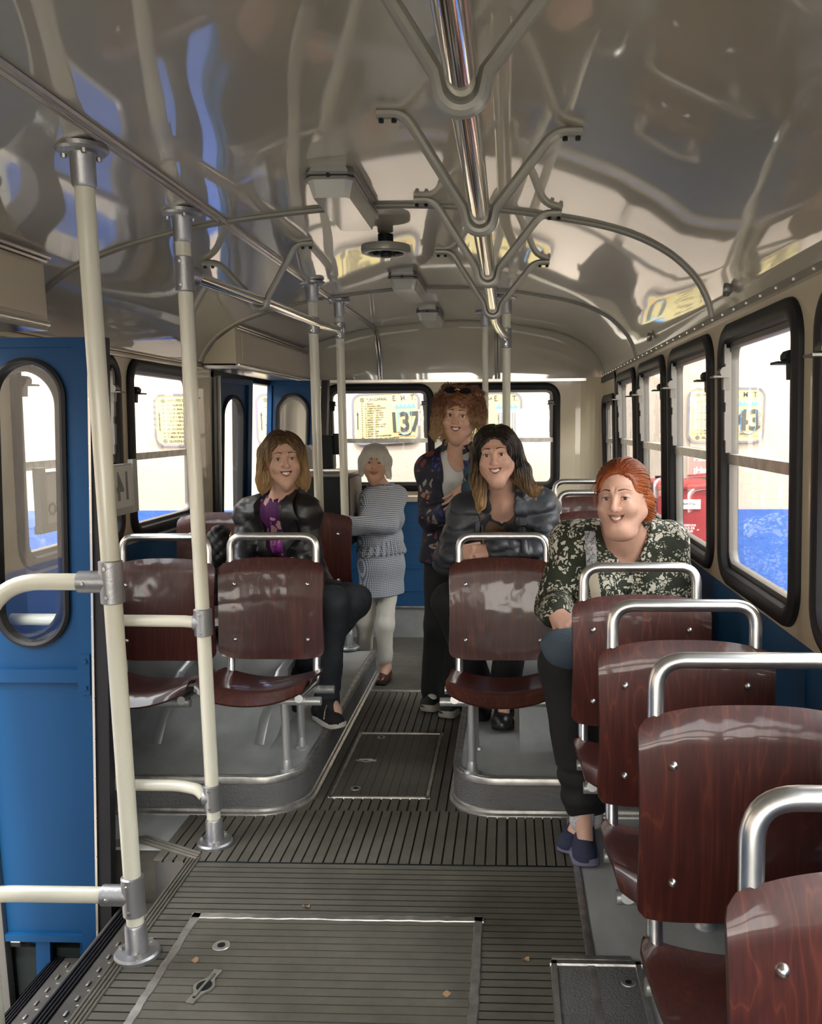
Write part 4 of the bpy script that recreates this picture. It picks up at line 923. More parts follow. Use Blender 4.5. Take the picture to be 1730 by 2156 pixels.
# ---- head in its own frame: s to the person's left, f forward, u up; chin at u=-.115, crown at +.115
class Head:
    def __init__(s, c, yaw, pitch=0, roll=0, sc=1.0, fat=0, smile=1.0, gap=.0050, eye=.0054, jaw=1.0):
        s.c = A_(*c); s.sc = sc; s.fat = fat; s.gap = gap; s.eye = eye; s.smile = smile; s.jaw = jaw
        m = Matrix.Rotation(R(yaw), 3, 'Z') @ Matrix.Rotation(R(pitch), 3, 'X') @ Matrix.Rotation(R(roll), 3, 'Y')
        b = np.array([[1,0,0],[0,-1,0],[0,0,1]], float)              # rows: s, f, u for someone facing -y
        s.M = (np.array(m) @ b.T).T                                # rows are the rotated axes
    def loc(s, P): return (P-s.c) @ s.M.T/s.sc
    def wor(s, q): return s.c+np.atleast_2d(q)@s.M*s.sc
    def arc(s, S): w = .0285; x = np.clip(S/w, -1, 1); return -.0635+.0125*s.smile*x*x, .0925+.004*s.fat-.022*x*x, w, x
    def sdf(s, P):
        q0 = s.loc(P); S = q0[:, 0]; q = q0.copy(); q[:, 0] = np.abs(S); F_ = s.fat; J = s.jaw
        d = ell(q, (0,-.018,.034), (.077,.098,.081))
        d = smin(d, ell(q, (0,.020,-.026), (.063+.012*F_,.069,.086)), .03)
        v, t = cone(q, A_(.044*J+.014*F_,0,-.052), A_(.013+.008*F_,.060,-.097), .022+.010*F_, .0175+.006*F_); d = smin(d, v, .026)
        d = smin(d, ell(q, (0,.068,-.100), (.021,.018,.0165)), .02)
        d = smin(d, ell(q, (.037+.006*F_,.060+.003*F_,-.034), (.025,.022,.021)), .022)
        if F_ > 0: d = smin(d, ell(q, (0,.030,-.118), (.058*F_+.01,.048,.030)), .03)
        v, t = cone(q, A_(.010,.086,.024), A_(.043,.069,.027), .0105, .008); d = smin(d, v, .014)
        d = smax(d, -(np.linalg.norm(q-A_(.0315,.103,.003), axis=1)-.0185), .016)
        d = smin(d, np.linalg.norm(q-A_(.0315,.0745,.002), axis=1)-.0143, .005)
        v, t = cone(q, A_(.020,.084,-.012), A_(.043,.076,-.011), .0035, .0025); d = smin(d, v, .008)
        d = smax(d, -ell(q, (.0315,.090,.0012), (.0152,.013,s.eye)), .0016)
        v, t = cone(q, A_(0,.086,.014), A_(0,.1085,-.026), .0075, .0105); d = smin(d, v, .013)
        d = smin(d, np.linalg.norm(q-A_(0,.1095,-.030), axis=1)-.0108, .008)
        d = smin(d, np.linalg.norm(q-A_(.0135,.0965,-.0335), axis=1)-.0086, .006)
        d = smax(d, -(np.linalg.norm(q-A_(.0062,.1045,-.0425), axis=1)-.0036), .002)
        v, t = cone(q, A_(.0185,.1015,-.036), A_(.0365,.088,-.066), .0045, .0035); d = smax(d, -v, .010)
        um, fm, w, x = s.arc(S); du = q[:, 2]-um; df = q[:, 1]-fm; over = np.maximum(np.abs(S)-w, 0); ta = 1-x*x
        for (o, r) in ((.0042+s.gap*.55, .0040), (-.0050-s.gap*.6, .0050)):
            d = smin(d, np.sqrt((du-o*ta)**2+(df+.0008)**2+over**2)-(r*(.35+.65*ta)), .004)
        if s.gap > 0: d = smax(d, -(np.sqrt((du+.0004)**2+(df*.75)**2+(over*2)**2)-s.gap*np.sqrt(np.maximum(ta, .02))), .0012)
        # ear
        e = q-A_(.074+.004*F_,-.010,-.006); ey = e[:, 1]*.95+e[:, 2]*.25
        v = ell(np.stack([e[:, 0]-e[:, 1]*-.35, ey, e[:, 2]], 1), (0,0,0), (.0085,.018,.031)); v = smax(v, -ell(np.stack([e[:, 0]-e[:, 1]*-.35, ey, e[:, 2]], 1), (.008,.002,.004), (.006,.010,.018)), .004)
        d = smin(d, v, .006)
        return d*s.sc
    def classify(s, C):                                          # 0 skin, 1 lips, 2 mouth, 3 brows
        q = s.loc(C); S = q[:, 0]; a = np.abs(S); um, fm, w, x = s.arc(S); du = q[:, 2]-um; df = q[:, 1]-fm; ta = 1-x*x; k = np.zeros(len(C), int)
        front = (df > -.012) & (a < w+.001)
        k[front & (du < (.0105+s.gap*.3)*(ta*.9+.08)) & (du > -(.0125+s.gap*.3)*(ta*.9+.05))] = 1
        k[front & (np.abs(du) < s.gap*1.05*np.sqrt(np.maximum(ta, .02))) & (df < -.0015)] = 2
        t = (a-.014)/.036; bu = .0285+.0060*np.sin(np.clip(t, 0, 1)*2.6)-.006*np.clip(t, 0, 1)
        k[(a > .013) & (a < .051) & (q[:, 1] > .04) & (np.abs(q[:, 2]-bu) < .0026*(1.15-.75*np.clip(t, 0, 1)))] = 3
        return k
def hand(F, wrist, d, n, side, curl=25, sc=1.0, spread=6, thumb=40, k=.0016, ref=None):
    """side=+1: thumb on +t where t = d x n"""
    w = A_(*wrist); d = A_(*d)/np.linalg.norm(d); n = A_(*n); n = n-d*(n@d); n /= np.linalg.norm(n); t = np.cross(d, n)*side
    L = [(.026,.000,.083,(.040,.024,.020),.0078),(.0085,.0,.088,(.044,.027,.021),.0079),(-.009,.0,.083,(.041,.025,.020),.0076),(-.025,-.003,.075,(.032,.019,.018),.0067)]
    for i, (to, no, ln, ph, r) in enumerate(L):
        k0 = w+(t*to*.55+n*-.002)*sc; kn = w+(d*ln+t*to+n*no)*sc
        F.cone(k0, kn, .0125*sc, .0105*sc, .012)
        a = R(spread*(1.2-i*.8)); dd = d*math.cos(a)+t*math.sin(a); p = kn; ang = 0
        for j, l in enumerate(ph):
            ang += R(curl*(1.0+.25*j)); v = dd*math.cos(ang)-n*math.sin(ang); q = p+v*l*sc
            F.cone(p, q, r*sc*(1-.08*j), r*sc*(.92-.08*j), k); p = q
    b = w+(d*.018+t*.020-n*.006)*sc; a = R(thumb); v = d*math.cos(a)+t*math.sin(a)-n*.25; v /= np.linalg.norm(v); p1 = b+v*.042*sc; v2 = v*.9+d*.35-n*.15; v2 /= np.linalg.norm(v2); p2 = p1+v2*.032*sc; p3 = p2+(v2+d*.2)*.024*sc
    F.cone(b, p1, .015*sc, .0115*sc, .012); F.cone(p1, p2, .0105*sc, .0095*sc, k); F.cone(p2, p3, .0095*sc, .0075*sc, k)
    if ref is not None: ref.append((w+d*.07*sc, .13*sc))
class Person:
    pass
def body_field(J, hd, th=1.0, arm=1.0, leg=1.0):
    """J: joints in bus space; returns the body field (one continuous body)"""
    F = Field(); g = lambda n: A_(*J[n])
    sR, sL, hR, hL, nk = g('shR'), g('shL'), g('hipR'), g('hipL'), g('neck')
    s = (sL-sR)/np.linalg.norm(sL-sR); pel = (hR+hL)/2; u = nk-pel; u /= np.linalg.norm(u); f = np.cross(s, u); f /= np.linalg.norm(f)
    J['_s'], J['_u'], J['_f'], J['_pel'] = s, u, f, pel
    T = np.linalg.norm(nk-pel); at = lambda a, b, c: pel+s*a+f*b+u*c*T
    J['_at'] = at
    F.cone(sR, sL, .045*th, .045*th, .04)
    for q in (-1, 1):
        F.cone(at(.070*q*th, 0, .74), at(.052*q*th, .0, .36), .078*th, .070*th, .05); F.cone(at(.052*q*th, 0, .36), at(.075*q*th, -.01, .02), .07*th, .095*th, .05)
        F.add(lambda P, c=at(.072*q*th, .075*th, .60), r=.052*th: np.linalg.norm(P-c, axis=1)-r, at(.072*q*th, .075*th, .60), .06, .04)
        F.cone(nk-u*.01, (sR if q < 0 else sL)+u*.006-0*f, .045, .034, .05)
    F.cone(hd.wor(A_(0,-.022,-.060))[0], nk-u*.02+f*-.005, .050*(1+.25*hd.fat), .056*(1+.2*hd.fat), .035)
    for q in 'RL':
        F.cone(g('sh'+q), g('elb'+q), .044*arm, .036*arm, .025); F.cone(g('elb'+q), g('wr'+q), .035*arm, .0235, .015)
        F.cone(g('hip'+q), g('knee'+q), .080*leg, .055*leg, .035); F.cone(g('knee'+q), g('ank'+q)*.55+g('knee'+q)*.45, .054*leg, .050*leg, .02); F.cone(g('ank'+q)*.55+g('knee'+q)*.45, g('ank'+q), .050*leg, .034, .02)
        F.cone(g('ank'+q), g('toe'+q), .034, .026, .02)
    F.add(hd.sdf, hd.c, .175*hd.sc, .012)
    return F
def body_mesh(F, hd, parent, skin, extra, brow, h=.0055, nm='body'):
    V, fs = F.mesh(h)
    def near(C):
        m = np.linalg.norm(C-hd.c, axis=1) < .15*hd.sc
        q = hd.loc(C); m &= (q[:, 1] > -.03)
        for (c, r) in extra: m |= np.linalg.norm(C-c, axis=1) < r
        return m
    for lv in range(2):
        C = np.array([V[list(f)].mean(0) for f in fs]); mk = near(C); dd = {tuple(f): bool(x) for f, x in zip(fs, mk)}
        V, fs = refine(V, fs, lambda f: dd[tuple(f)]); vm = near(V); V = project(F, V, vm, 2)
    C = np.array([V[list(f)].mean(0) for f in fs]); mi = hd.classify(C); mi[~near(C)] = 0
    return np_obj(nm, V, fs, [skin, LIP, MOUTH, brow], parent, mi.tolist())
def face_parts(hd, parent, iris=(.10,.055,.025)):
    for sx in (-1, 1):
        c = hd.wor(A_(.0315*sx,.0742,.002))[0]; r = .0133*hd.sc
        tgt = A_(0, 0, CAMZ)-c; tgt /= np.linalg.norm(tgt); fw = hd.M[1]; g = tgt*.75+fw*.25; g /= np.linalg.norm(g)
        zq = Vector(g).to_track_quat('Z', 'Y').to_matrix()
        def ring(name, prof, m, par):
            mb = MB(); mb.lathe(prof, (0,0,0), 20); mb.v = [tuple(Vector(c)+zq @ Vector(v)) for v in mb.v]; return mb.build(name, m, par)
        e = ring('eye', [(r*math.sin(R(a)), r*math.cos(R(a))) for a in range(0, 181, 12)], EYEW, parent)
        ir = ring('iris', [(0, r*1.028)]+[(r*math.sin(R(a)), r*1.028*math.cos(R(a))) for a in range(6, 31, 6)], mat('iris', iris, .15, coat=1), e)
        ring('pupil', [(0, r*1.04)]+[(r*math.sin(R(a)), r*1.036*math.cos(R(a))) for a in range(4, 14, 4)], MOUTH, e)
        mb = MB(); pts = []; rr = []
        for i in range(13):
            t = -1+i/6; p = hd.wor(A_((.0315+.0146*t)*sx, .0742+.0147*math.sqrt(max(0, 1-(t*.86)**2)), .0026+(hd.eye+.0004)*math.sqrt(max(0, 1-t*t))-.0005*t))[0]; pts.append(p); rr.append(.0011*hd.sc*(1.25-.5*abs(t)))
        mb.tube(pts, rr, 6); mb.build('lash_line', MOUTH, parent)
    if hd.gap > .001:
        S = np.linspace(-.0250, .0250, 25); mb = MB(); um, fm, w, x = hd.arc(S)
        def tp(a, b):
            i = int(round(a*24)); xx = x[i]; ta = 1-xx*xx
            return hd.wor(A_(S[i], fm[i]-.0045-.002*xx*xx+.0004*abs(math.sin(S[i]*420)), um[i]+hd.gap*1.25*math.sqrt(max(ta, .02))*(1-b*1.75)))[0]
        mb.grid(tp, 24, 6); mb.build('teeth', TEETH, parent)
def strands(name, HF, m, parent, roots, comb, steps=26, step=.009, r=.0017, curl=0, cfreq=60, lift=.003, free=4, seed=1, cut=None, sides=3, taper=.35):
    rg = np.random.RandomState(seed); P = roots.copy(); N = len(P); path = [P.copy()]; alive = np.full(N, steps)
    L = rg.randint(int(steps*.6), steps+1, N); prev = None
    for i in range(steps):
        d, g = HF.grad(P); g /= (np.linalg.norm(g, axis=1)[:, None]+1e-9); v = comb(P)+.12*rg.randn(N, 3)*(1 if i == 0 else .35)
        v = v-g*(v*g).sum(1)[:, None]; v /= (np.linalg.norm(v, axis=1)[:, None]+1e-9)
        if prev is not None: v = v*.55+prev*.45; v /= (np.linalg.norm(v, axis=1)[:, None]+1e-9)
        prev = v; Q = P+v*step; d2, g2 = HF.grad(Q); g2 /= (np.linalg.norm(g2, axis=1)[:, None]+1e-9)
        Q = Q-np.clip(d2-lift, -.02, .006)[:, None]*g2; P = Q; path.append(P.copy())
    path = np.array(path)
    mb = MB(); ph = rg.rand(N)*6.28
    for n in range(N):
        k = L[n]+1; pts = path[:k, n].copy()
        if cut is not None:
            ok = cut(pts); k2 = int(np.argmin(ok)) if not ok.all() else k
            pts = pts[:k2]; k = k2
        if k < 4: continue
        if curl:
            T = np.gradient(pts, axis=0); T /= (np.linalg.norm(T, axis=1)[:, None]+1e-9); a = np.cross(T, A_(.3, .5, .81)); a /= (np.linalg.norm(a, axis=1)[:, None]+1e-9); b = np.cross(T, a)
            s_ = np.arange(k)*step*cfreq+ph[n]; am = curl*np.clip(np.arange(k)/5, 0, 1); pts = pts+(a*np.cos(s_)[:, None]+b*np.sin(s_)[:, None])*am[:, None]
        q = rg.uniform(.7, 1.3)*r; mb.tube(pts, [q*(1-(1-taper)*i/(k-1)) for i in range(k)], sides, caps=False)
    return mb.build(name, m, parent)
def hair_mat(name, root, tip, z0, z1, side=None):
    m, t, b = nodes(name); L = t.links.new; co = t.nodes.new('ShaderNodeTexCoord'); sp_ = t.nodes.new('ShaderNodeSeparateXYZ'); L(co.outputs['Object'], sp_.inputs[0])
    mr = t.nodes.new('ShaderNodeMapRange'); mr.inputs['From Min'].default_value = z0; mr.inputs['From Max'].default_value = z1; L(sp_.outputs['Z'], mr.inputs[0])
    n = t.nodes.new('ShaderNodeTexNoise'); n.inputs['Scale'].default_value = 90; n.inputs['Detail'].default_value = 3; mp = t.nodes.new('ShaderNodeMapping'); mp.inputs['Scale'].default_value = (1, 1, .12); L(co.outputs['Object'], mp.inputs[0]); L(mp.outputs[0], n.inputs[0])
    ad = t.nodes.new('ShaderNodeMath'); ad.operation = 'MULTIPLY_ADD'; ad.inputs[1].default_value = 1.5; L(n.outputs[0], ad.inputs[0])
    sb = t.nodes.new('ShaderNodeMath'); sb.operation = 'SUBTRACT'; sb.inputs[1].default_value = .75; L(mr.outputs[0], sb.inputs[0]); L(sb.outputs[0], ad.inputs[2])
    r = t.nodes.new('ShaderNodeValToRGB'); r.color_ramp.elements[0].color = root+(1,); r.color_ramp.elements[1].color = tip+(1,); r.color_ramp.elements[0].position = .1; r.color_ramp.elements[1].position = .95
    L(ad.outputs[0], r.inputs[0]); L(r.outputs[0], b.inputs['Base Color']); b.inputs['Roughness'].default_value = .42; b.inputs['Specular IOR Level'].default_value = .45
    return m
LIP = mat('lips', (.42, .15, .12), .35); MOUTH = mat('dark_detail', (.020, .012, .010), .5); EYEW = mat('eye_white', (.70, .66, .62), .2, coat=.5); TEETH = mat('teeth', (.82, .78, .70), .25)
def skin_mat(name, c): return mat(name, c, .45, spec=.4, var=.07, vscale=30, sss=.08, bump=.02, bscale=400)
# ---------------------------------------------------------------- garment helpers
def torso(F, J, g, th=1.0, lo=.0, hi=.76, hipw=1.0, bust=1.0, k=.05):
    at = J['_at']; sR, sL, nk = A_(*J['shR']), A_(*J['shL']), A_(*J['neck'])
    F.cone(sR, sL, .046*th+g, .046*th+g, .04)
    for q in (-1, 1):
        F.cone(at(.070*q*th, 0, hi), at(.054*q*th, 0, .36), .078*th+g, .074*th+g, k); F.cone(at(.054*q*th, 0, .36), at(.078*q*th*hipw, -.01, lo), .074*th+g, .092*th*hipw+g, k)
        F.ell(at(.072*q*th, .072*th, .60), (.055*th*bust+g,)*3, None, .04)
        F.cone(nk-J['_u']*.015, sR if q < 0 else sL, .044+g, .040+g, k)
    return F
def sleeve(F, J, q, r, ripple=0, pitch=.06, end=1.0, k=.02):
    a, b, c = A_(*J['sh'+q]), A_(*J['elb'+q]), A_(*J['wr'+q]); c = b+(c-b)*end
    F.cone(a, b, r[0], r[1], .03, ripple, pitch); F.cone(b, c, r[1], r[2], k, ripple, pitch)
def vcut(F, J, c0, c1, w0, w1, a0=0, slant=0, k=.006):             # V opening on the front: from height c0 (width w0) up to c1 (width w1)
    pel, s, u, f = J['_pel'], J['_s'], J['_u'], J['_f']; T = np.linalg.norm(A_(*J['neck'])-pel)
    def fn(P):
        q = P-pel; a = q@s; c = (q@u)/T; ff = q@f; t = np.clip((c-c0)/(c1-c0), 0, 1); w = w0+(w1-w0)*t
        return np.maximum(np.maximum(np.abs(a-a0-slant*(1-t))-w, (c0-c)*T), .015-ff)
    F.add(fn, pel, 1e3, k, -1)
def cyl_cut(F, a, b, r, k=.006): F.cone(a, b, r, r, k, op=-1)
def trousers(F, J, g, rt=(.088,.066,.050), k=.04, ends=1.0):
    at = J['_at']
    for q, sg in (('R', -1), ('L', 1)):
        F.cone(at(.05*sg, -.01, .16), at(.07*sg, -.01, -.02), .085+g, .098+g, .05)
        h, n, a = A_(*J['hip'+q]), A_(*J['knee'+q]), A_(*J['ank'+q]); a = n+(a-n)*ends
        F.cone(h, n, rt[0]+g, rt[1]+g, k); F.cone(n, a, rt[1]+g, rt[2]+g, .03)
    return F
def shoot(F, P, d, n=30, start=.35):                              # march points along d on to the surface
    P = P-d*start; t = np.zeros(len(P))
    for _ in range(n):
        v = F.eval(P+d*t[:, None]); t += np.clip(v, -.02, .06)*.9
        t = np.minimum(t, start+.12)
    return P+d*t[:, None]
def patch(name, F, corners, d, m, parent, off=.005, thick=.004, n=(14, 14), edge=None):
    c = [A_(*p) for p in corners]; d = A_(*d)/np.linalg.norm(d); G = []
    for j in range(n[1]+1):
        for i in range(n[0]+1):
            u, v = i/n[0], j/n[1]; p = (c[0]*(1-u)+c[1]*u)*(1-v)+(c[3]*(1-u)+c[2]*u)*v
            if edge: p = p+edge(u, v)
            G.append(p)
    G = shoot(F, np.array(G), d)-d*off
    mb = MB(); mb.grid(lambda u, v: G[int(round(v*n[1]))*(n[0]+1)+int(round(u*n[0]))], n[0], n[1], True, thick); return mb.build(name, m, parent)
def strap(name, F, pts, w, d, m, parent, off=.004, thick=.003, n=40):
    P = [A_(*p) for p in pts]; L = [0]
    for a, b in zip(P, P[1:]): L.append(L[-1]+np.linalg.norm(b-a))
    d = A_(*d)/np.linalg.norm(d); C = np.array([[np.interp(L[-1]*i/n, L, [p[k] for p in P]) for k in range(3)] for i in range(n+1)])
    C = np.stack([np.convolve(np.pad(C[:, k], 3, 'edge'), np.ones(7)/7, 'valid') for k in range(3)], 1)
    T = np.gradient(C, axis=0); X = np.cross(T, d); X /= np.linalg.norm(X, axis=1)[:, None]
    G = np.stack([C+X*w*(j/4-.5) for j in range(5)], 1).reshape(-1, 3); G = shoot(F, G, d)-d*off
    mb = MB(); mb.grid(lambda u, v: G[int(round(v*n))*5+int(round(u*4))], 4, n, True, thick); return mb.build(name, m, parent)
def shoe(name, heel, toe, up, parent, upper, sole, hgt=.075, w=1.0, st=.024, tongue=None, opening=None):
    h, t, up = A_(*heel), A_(*toe), A_(*up); d = (t-h)/np.linalg.norm(t-h); up = up-d*(up@d); up /= np.linalg.norm(up); L = np.linalg.norm(t-h); x = np.cross(d, up)
    pt = lambda a, b, c: h+d*a*L+x*b+up*c
    F = Field(); F.cone(pt(.14, 0, .040), pt(.30, 0, hgt-.012), .036*w, .034*w, .02); F.cone(pt(.16, 0, .034), pt(.80, .006, .026), .036*w, .037*w, .02); F.cone(pt(.45, .004, .045), pt(.86, .006, .028), .030*w, .026*w, .02)
    F.cone(pt(.20, 0, hgt-.005), pt(.26, 0, hgt+.03), .030*w, .031*w, .01); F.plane(pt(0, 0, hgt+.018), up-d*.15)
    F.plane(pt(0, 0, st*.8), -up); cyl_cut(F, pt(.24, 0, hgt+.0), pt(.26, 0, hgt+.08), .026*w)
    o = garment(name, F, upper, parent, .0055)
    S_ = Field()
    def sl(P):
        q = P-h; a = q@d/L; b = np.abs(q@x-.004*np.sin(np.clip(a, 0, 1)*3)); c = q@up
        wd = (.036+.008*np.sin(np.clip((a-.25)/.75, 0, 1)*math.pi))*w; dx = np.sqrt(np.maximum(np.abs(a-.5)*L-(.5*L-.036*w), 0)**2+b**2)-wd
        e = .010*np.clip((a-.75)/.25, 0, 1)**2
        return np.maximum(dx, np.abs(c-e-st/2)-st/2)
    S_.add(sl, (h+t)/2, L/2+.05, .004); garment('sole', S_, sole, o, .0055)
    return o
def collar_ring(F, J, r, hgt, lean, rt, k=.01, gap=None, lo=-.02):   # stand-up collar round the neck, gap = half opening angle at the front
    nk, s, u, f = A_(*J['neck']), J['_s'], J['_u'], J['_f']; n = 22; P = []
    for i in range(n+1):
        a = math.pi*2*i/n-math.pi
        if gap and abs(abs(a)-math.pi) < 0: continue
        P.append(nk+u*(lo+hgt*.5)+(s*math.sin(a)*r*1.05-f*math.cos(a)*r)+f*lean)
    for i in range(n):
        a = math.pi*2*(i+.5)/n-math.pi                            # a = 0 at the back, +-pi at the front
        if gap and math.pi-abs(a) < gap: continue
        p, q = P[i], P[i+1]
        F.cone(p-u*hgt*.5, p+u*hgt*.5+(p-nk)*.10, rt, rt*.8, k); F.cone(p+u*hgt*.5+(p-nk)*.10, q+u*hgt*.5+(q-nk)*.10, rt*.8, rt*.8, k)
def cap(hd, r=(.088,.106,.092), c=(0,-.020,.036), face=((0,.095,-.035),(.066,.075,.098)), lift=0):
    F = Field(); cc = hd.wor(A_(*c))[0]; F.ell(cc, tuple(x*hd.sc for x in r), hd.M, .02)
    return F
def hsub(F, hd, c, r, k=.012): F.ell(hd.wor(A_(*c))[0], tuple(x*hd.sc for x in r), hd.M, k, -1)
def hcone(F, hd, a, b, ra, rb, k=.025): F.cone(hd.wor(A_(*a))[0], hd.wor(A_(*b))[0], ra*hd.sc, rb*hd.sc, k)
def hell(F, hd, c, r, k=.025): F.ell(hd.wor(A_(*c))[0], tuple(x*hd.sc for x in r), hd.M, k)
def hair(F, hd, m, parent, comb, n=700, sel=None, seed=1, h=.006, **kw):
    V, fs = F.mesh(h); V = project(F, V); o = np_obj('hair', V, fs, m, parent); rg = np.random.RandomState(seed); q = hd.loc(V)
    ok = np.nonzero(sel(q) if sel else q[:, 2] > -.02)[0]; ids = rg.choice(ok, min(n, len(ok)), replace=False)
    strands('hair_strands', F, m, o, V[ids], lambda P: np.einsum('ni,ij->nj', comb(hd.loc(P)), hd.M), seed=seed, **kw); return o
def jewel(name, pts, r, m, parent):
    mb = MB(); mb.tube(pts, r, 8, closed=True); return mb.build(name, m, parent)
def earring(hd, sx, parent, m, r=.008, drop=0):
    c = hd.wor(A_(.079*sx, -.004, -.042-drop))[0]; mb = MB()
    mb.tube([c+A_(0, r*math.cos(a), r*math.sin(a)) @ np.eye(3) for a in np.linspace(0, 6.283, 14)[:-1]], .0017, 6, closed=True)
    if drop:
        for k in range(3): mb.lathe([(0,-.004),(.0045,0),(0,.004)], tuple(c+A_(0, -.004, -.012-.011*k)), 8)
    return mb.build('earring', m, parent)
skinA = skin_mat('skin_light', (.68, .42, .315)); skinB = skin_mat('skin_rosy', (.66, .395, .30)); skinC = skin_mat('skin_warm', (.68, .41, .29))
browD = mat('brow_dark', (.06, .03, .02), .6); browG = mat('brow_grey', (.10, .08, .07), .6)
gold = mat('gold', (.75, .52, .2), .25, 1)
black_jean = mat('black_denim', (.020, .025, .034), .75, bump=.25, bscale=300, var=.35, vscale=9)
black_cloth = mat('black_trouser_cloth', (.008, .009, .010), .8, bump=.15, bscale=200)
def pattern_mat(name, base, cols, scale, thr, rough=.6, warp=.5, stretch=(1,1,1)):
    m, t, b = nodes(name); L = t.links.new; co = t.nodes.new('ShaderNodeTexCoord'); mp = t.nodes.new('ShaderNodeMapping'); mp.inputs['Scale'].default_value = stretch; L(co.outputs['Object'], mp.inputs[0])
    nz = t.nodes.new('ShaderNodeTexNoise'); nz.inputs['Scale'].default_value = scale*.8; nz.inputs['Detail'].default_value = 2; L(mp.outputs[0], nz.inputs[0])
    mxv = t.nodes.new('ShaderNodeMix'); mxv.data_type = 'VECTOR'; mxv.inputs[0].default_value = warp*.06; L(mp.outputs[0], mxv.inputs[4]); L(nz.outputs['Color'], mxv.inputs[5])
    cur = None
    for i, (c, sc, th) in enumerate(cols):
        v = t.nodes.new('ShaderNodeTexVoronoi'); v.feature = 'DISTANCE_TO_EDGE'; v.inputs['Scale'].default_value = scale*sc; L(mxv.outputs[1], v.inputs['Vector'])
        n2 = t.nodes.new('ShaderNodeTexNoise'); n2.inputs['Scale'].default_value = scale*.42; n2.inputs['Detail'].default_value = 1
        m2 = t.nodes.new('ShaderNodeMapping'); m2.inputs['Location'].default_value = (i*3.1, i*1.7, i*5.3); L(mp.outputs[0], m2.inputs[0]); L(m2.outputs[0], n2.inputs[0])
        g1 = t.nodes.new('ShaderNodeMath'); g1.operation = 'GREATER_THAN'; g1.inputs[1].default_value = th; L(v.outputs['Distance'], g1.inputs[0])
        g2 = t.nodes.new('ShaderNodeMath'); g2.operation = 'GREATER_THAN'; g2.inputs[1].default_value = thr; L(n2.outputs[0], g2.inputs[0])
        mm = t.nodes.new('ShaderNodeMath'); mm.operation = 'MULTIPLY'; L(g1.outputs[0], mm.inputs[0]); L(g2.outputs[0], mm.inputs[1])
        mx = t.nodes.new('ShaderNodeMix'); mx.data_type = 'RGBA'; L(mm.outputs[0], mx.inputs[0]); mx.inputs[7].default_value = tuple(c)+(1,)
        if cur is None: mx.inputs[6].default_value = tuple(base)+(1,)
        else: L(cur, mx.inputs[6])
        cur = mx.outputs[2]
    L(cur, b.inputs['Base Color']); b.inputs['Roughness'].default_value = rough
    return m
# ---------------------------------------------------------------- 1: woman in the black leather jacket
hd = Head((-.978,3.80,1.318), 20, -2, -2, .955, fat=.14, smile=1.1)
J = dict(neck=(-1.005,3.87,1.135), shR=(-1.160,3.90,1.070), shL=(-.900,3.83,1.085), elbR=(-1.185,3.80,.865), elbL=(-.880,3.80,.865), wrR=(-1.04,3.67,.78), wrL=(-.895,3.68,.79), hipR=(-1.08,4.02,.675), hipL=(-.90,4.0,.675), kneeR=(-.765,3.72,.70), kneeL=(-.685,3.82,.69), ankR=(-.815,3.77,.27), ankL=(-.955,3.93,.34), toeR=(-.76,3.71,.21), toeL=(-.965,3.85,.25))
p1 = thing('person', 'seated woman with shoulder length blond hair, in a black leather jacket and purple blouse', 'person', (-.98, 3.85, .15))
B = body_field(J, hd, .88, .85, .82); ex = []
hand(B, J['wrL'], (-.25,-.3,.30), (.0,-1,.3), 1, 50, .92, ref=ex)
hand(B, J['wrR'], (.75,-.2,.25), (.0,-.7,.7), 1, 40, .92, ref=ex)
body_mesh(B, hd, p1, skinA, ex, browD); face_parts(hd, p1, (.12,.10,.05))
F = Field(); torso(F, J, .010, .92, .10, .74); F.plane(hd.wor(A_(0,0,-.142))[0], J['_u']); F.disp = lambda P: .002*np.sin(P[:, 0]*260)
garment('blouse', F, pattern_mat('purple_blouse_print', (.085,.010,.10), [((.60,.34,.36), 1, .10), ((.26,.03,.26), 2.3, .05)], 22, .55), p1)
nk = A_(*J['neck']); mb = MB(); rg = np.random.RandomState(3)
mb.grid(lambda u, v: tuple(nk+J['_u']*(-.012+.040*v+.004*math.sin(u*70))+(J['_s']*math.sin(6.283*u)+J['_f']*math.cos(6.283*u))*(.058+.004*math.sin(u*110)+.006*v)), 90, 4, True, .002); mb.build('blouse_frill', mat('purple_frill', (.10,.015,.13), .6), p1)
F = Field(); torso(F, J, .024, .89, .10, .78, bust=.95)
F.disp = lambda P: .004*wob(P*A_(1,1,1.6), 26, 1)+.0015*wob(P*A_(1,1,2), 60, 2)
vcut(F, J, .12, 1.02, .008, .062, .02, .03); cyl_cut(F, nk-J['_u']*.05, nk+J['_u']*.2+J['_f']*.03, .062); F.plane(J['_at'](0, 0, .05), -J['_u'])
sleeve(F, J, 'R', (.060,.055,.043)); sleeve(F, J, 'L', (.056,.052,.042))
leather = mat('black_leather', (.012,.012,.014), .42, coat=.12, crough=.25, bump=.12, bscale=45)
jk = garment('leather_jacket', F, leather, p1, .0065); at = J['_at']; f = J['_f']
for sg in (-1, 1): patch('lapel', F, [at(.030*sg,.1,1.03), at(.105*sg,.1,.98), at(.125*sg,.1,.74), at(.040*sg+.01,.1,.60)], -f, leather, jk, .012, .006)
for sg in (-1, 1): patch('collar', F, [at(.040*sg,.1,1.12), at(.085*sg,.1,1.08), at(.135*sg,.1,.90), at(.050*sg,.1,.95)], -f, leather, jk, .020, .006)
mb = MB()
strap('zip', F, [at(.072,.1,.55), at(.066,.1,.35), at(.055,.1,.08)], .006, -f, M['alu'], jk, .003)
F = trousers(Field(), J, .0, (.092,.070,.056), ends=1.13); F.disp = lambda P: .004*wob(P, 34, 5)+.002*wob(P, 70, 2); garment('jeans', F, black_jean, p1, .008)
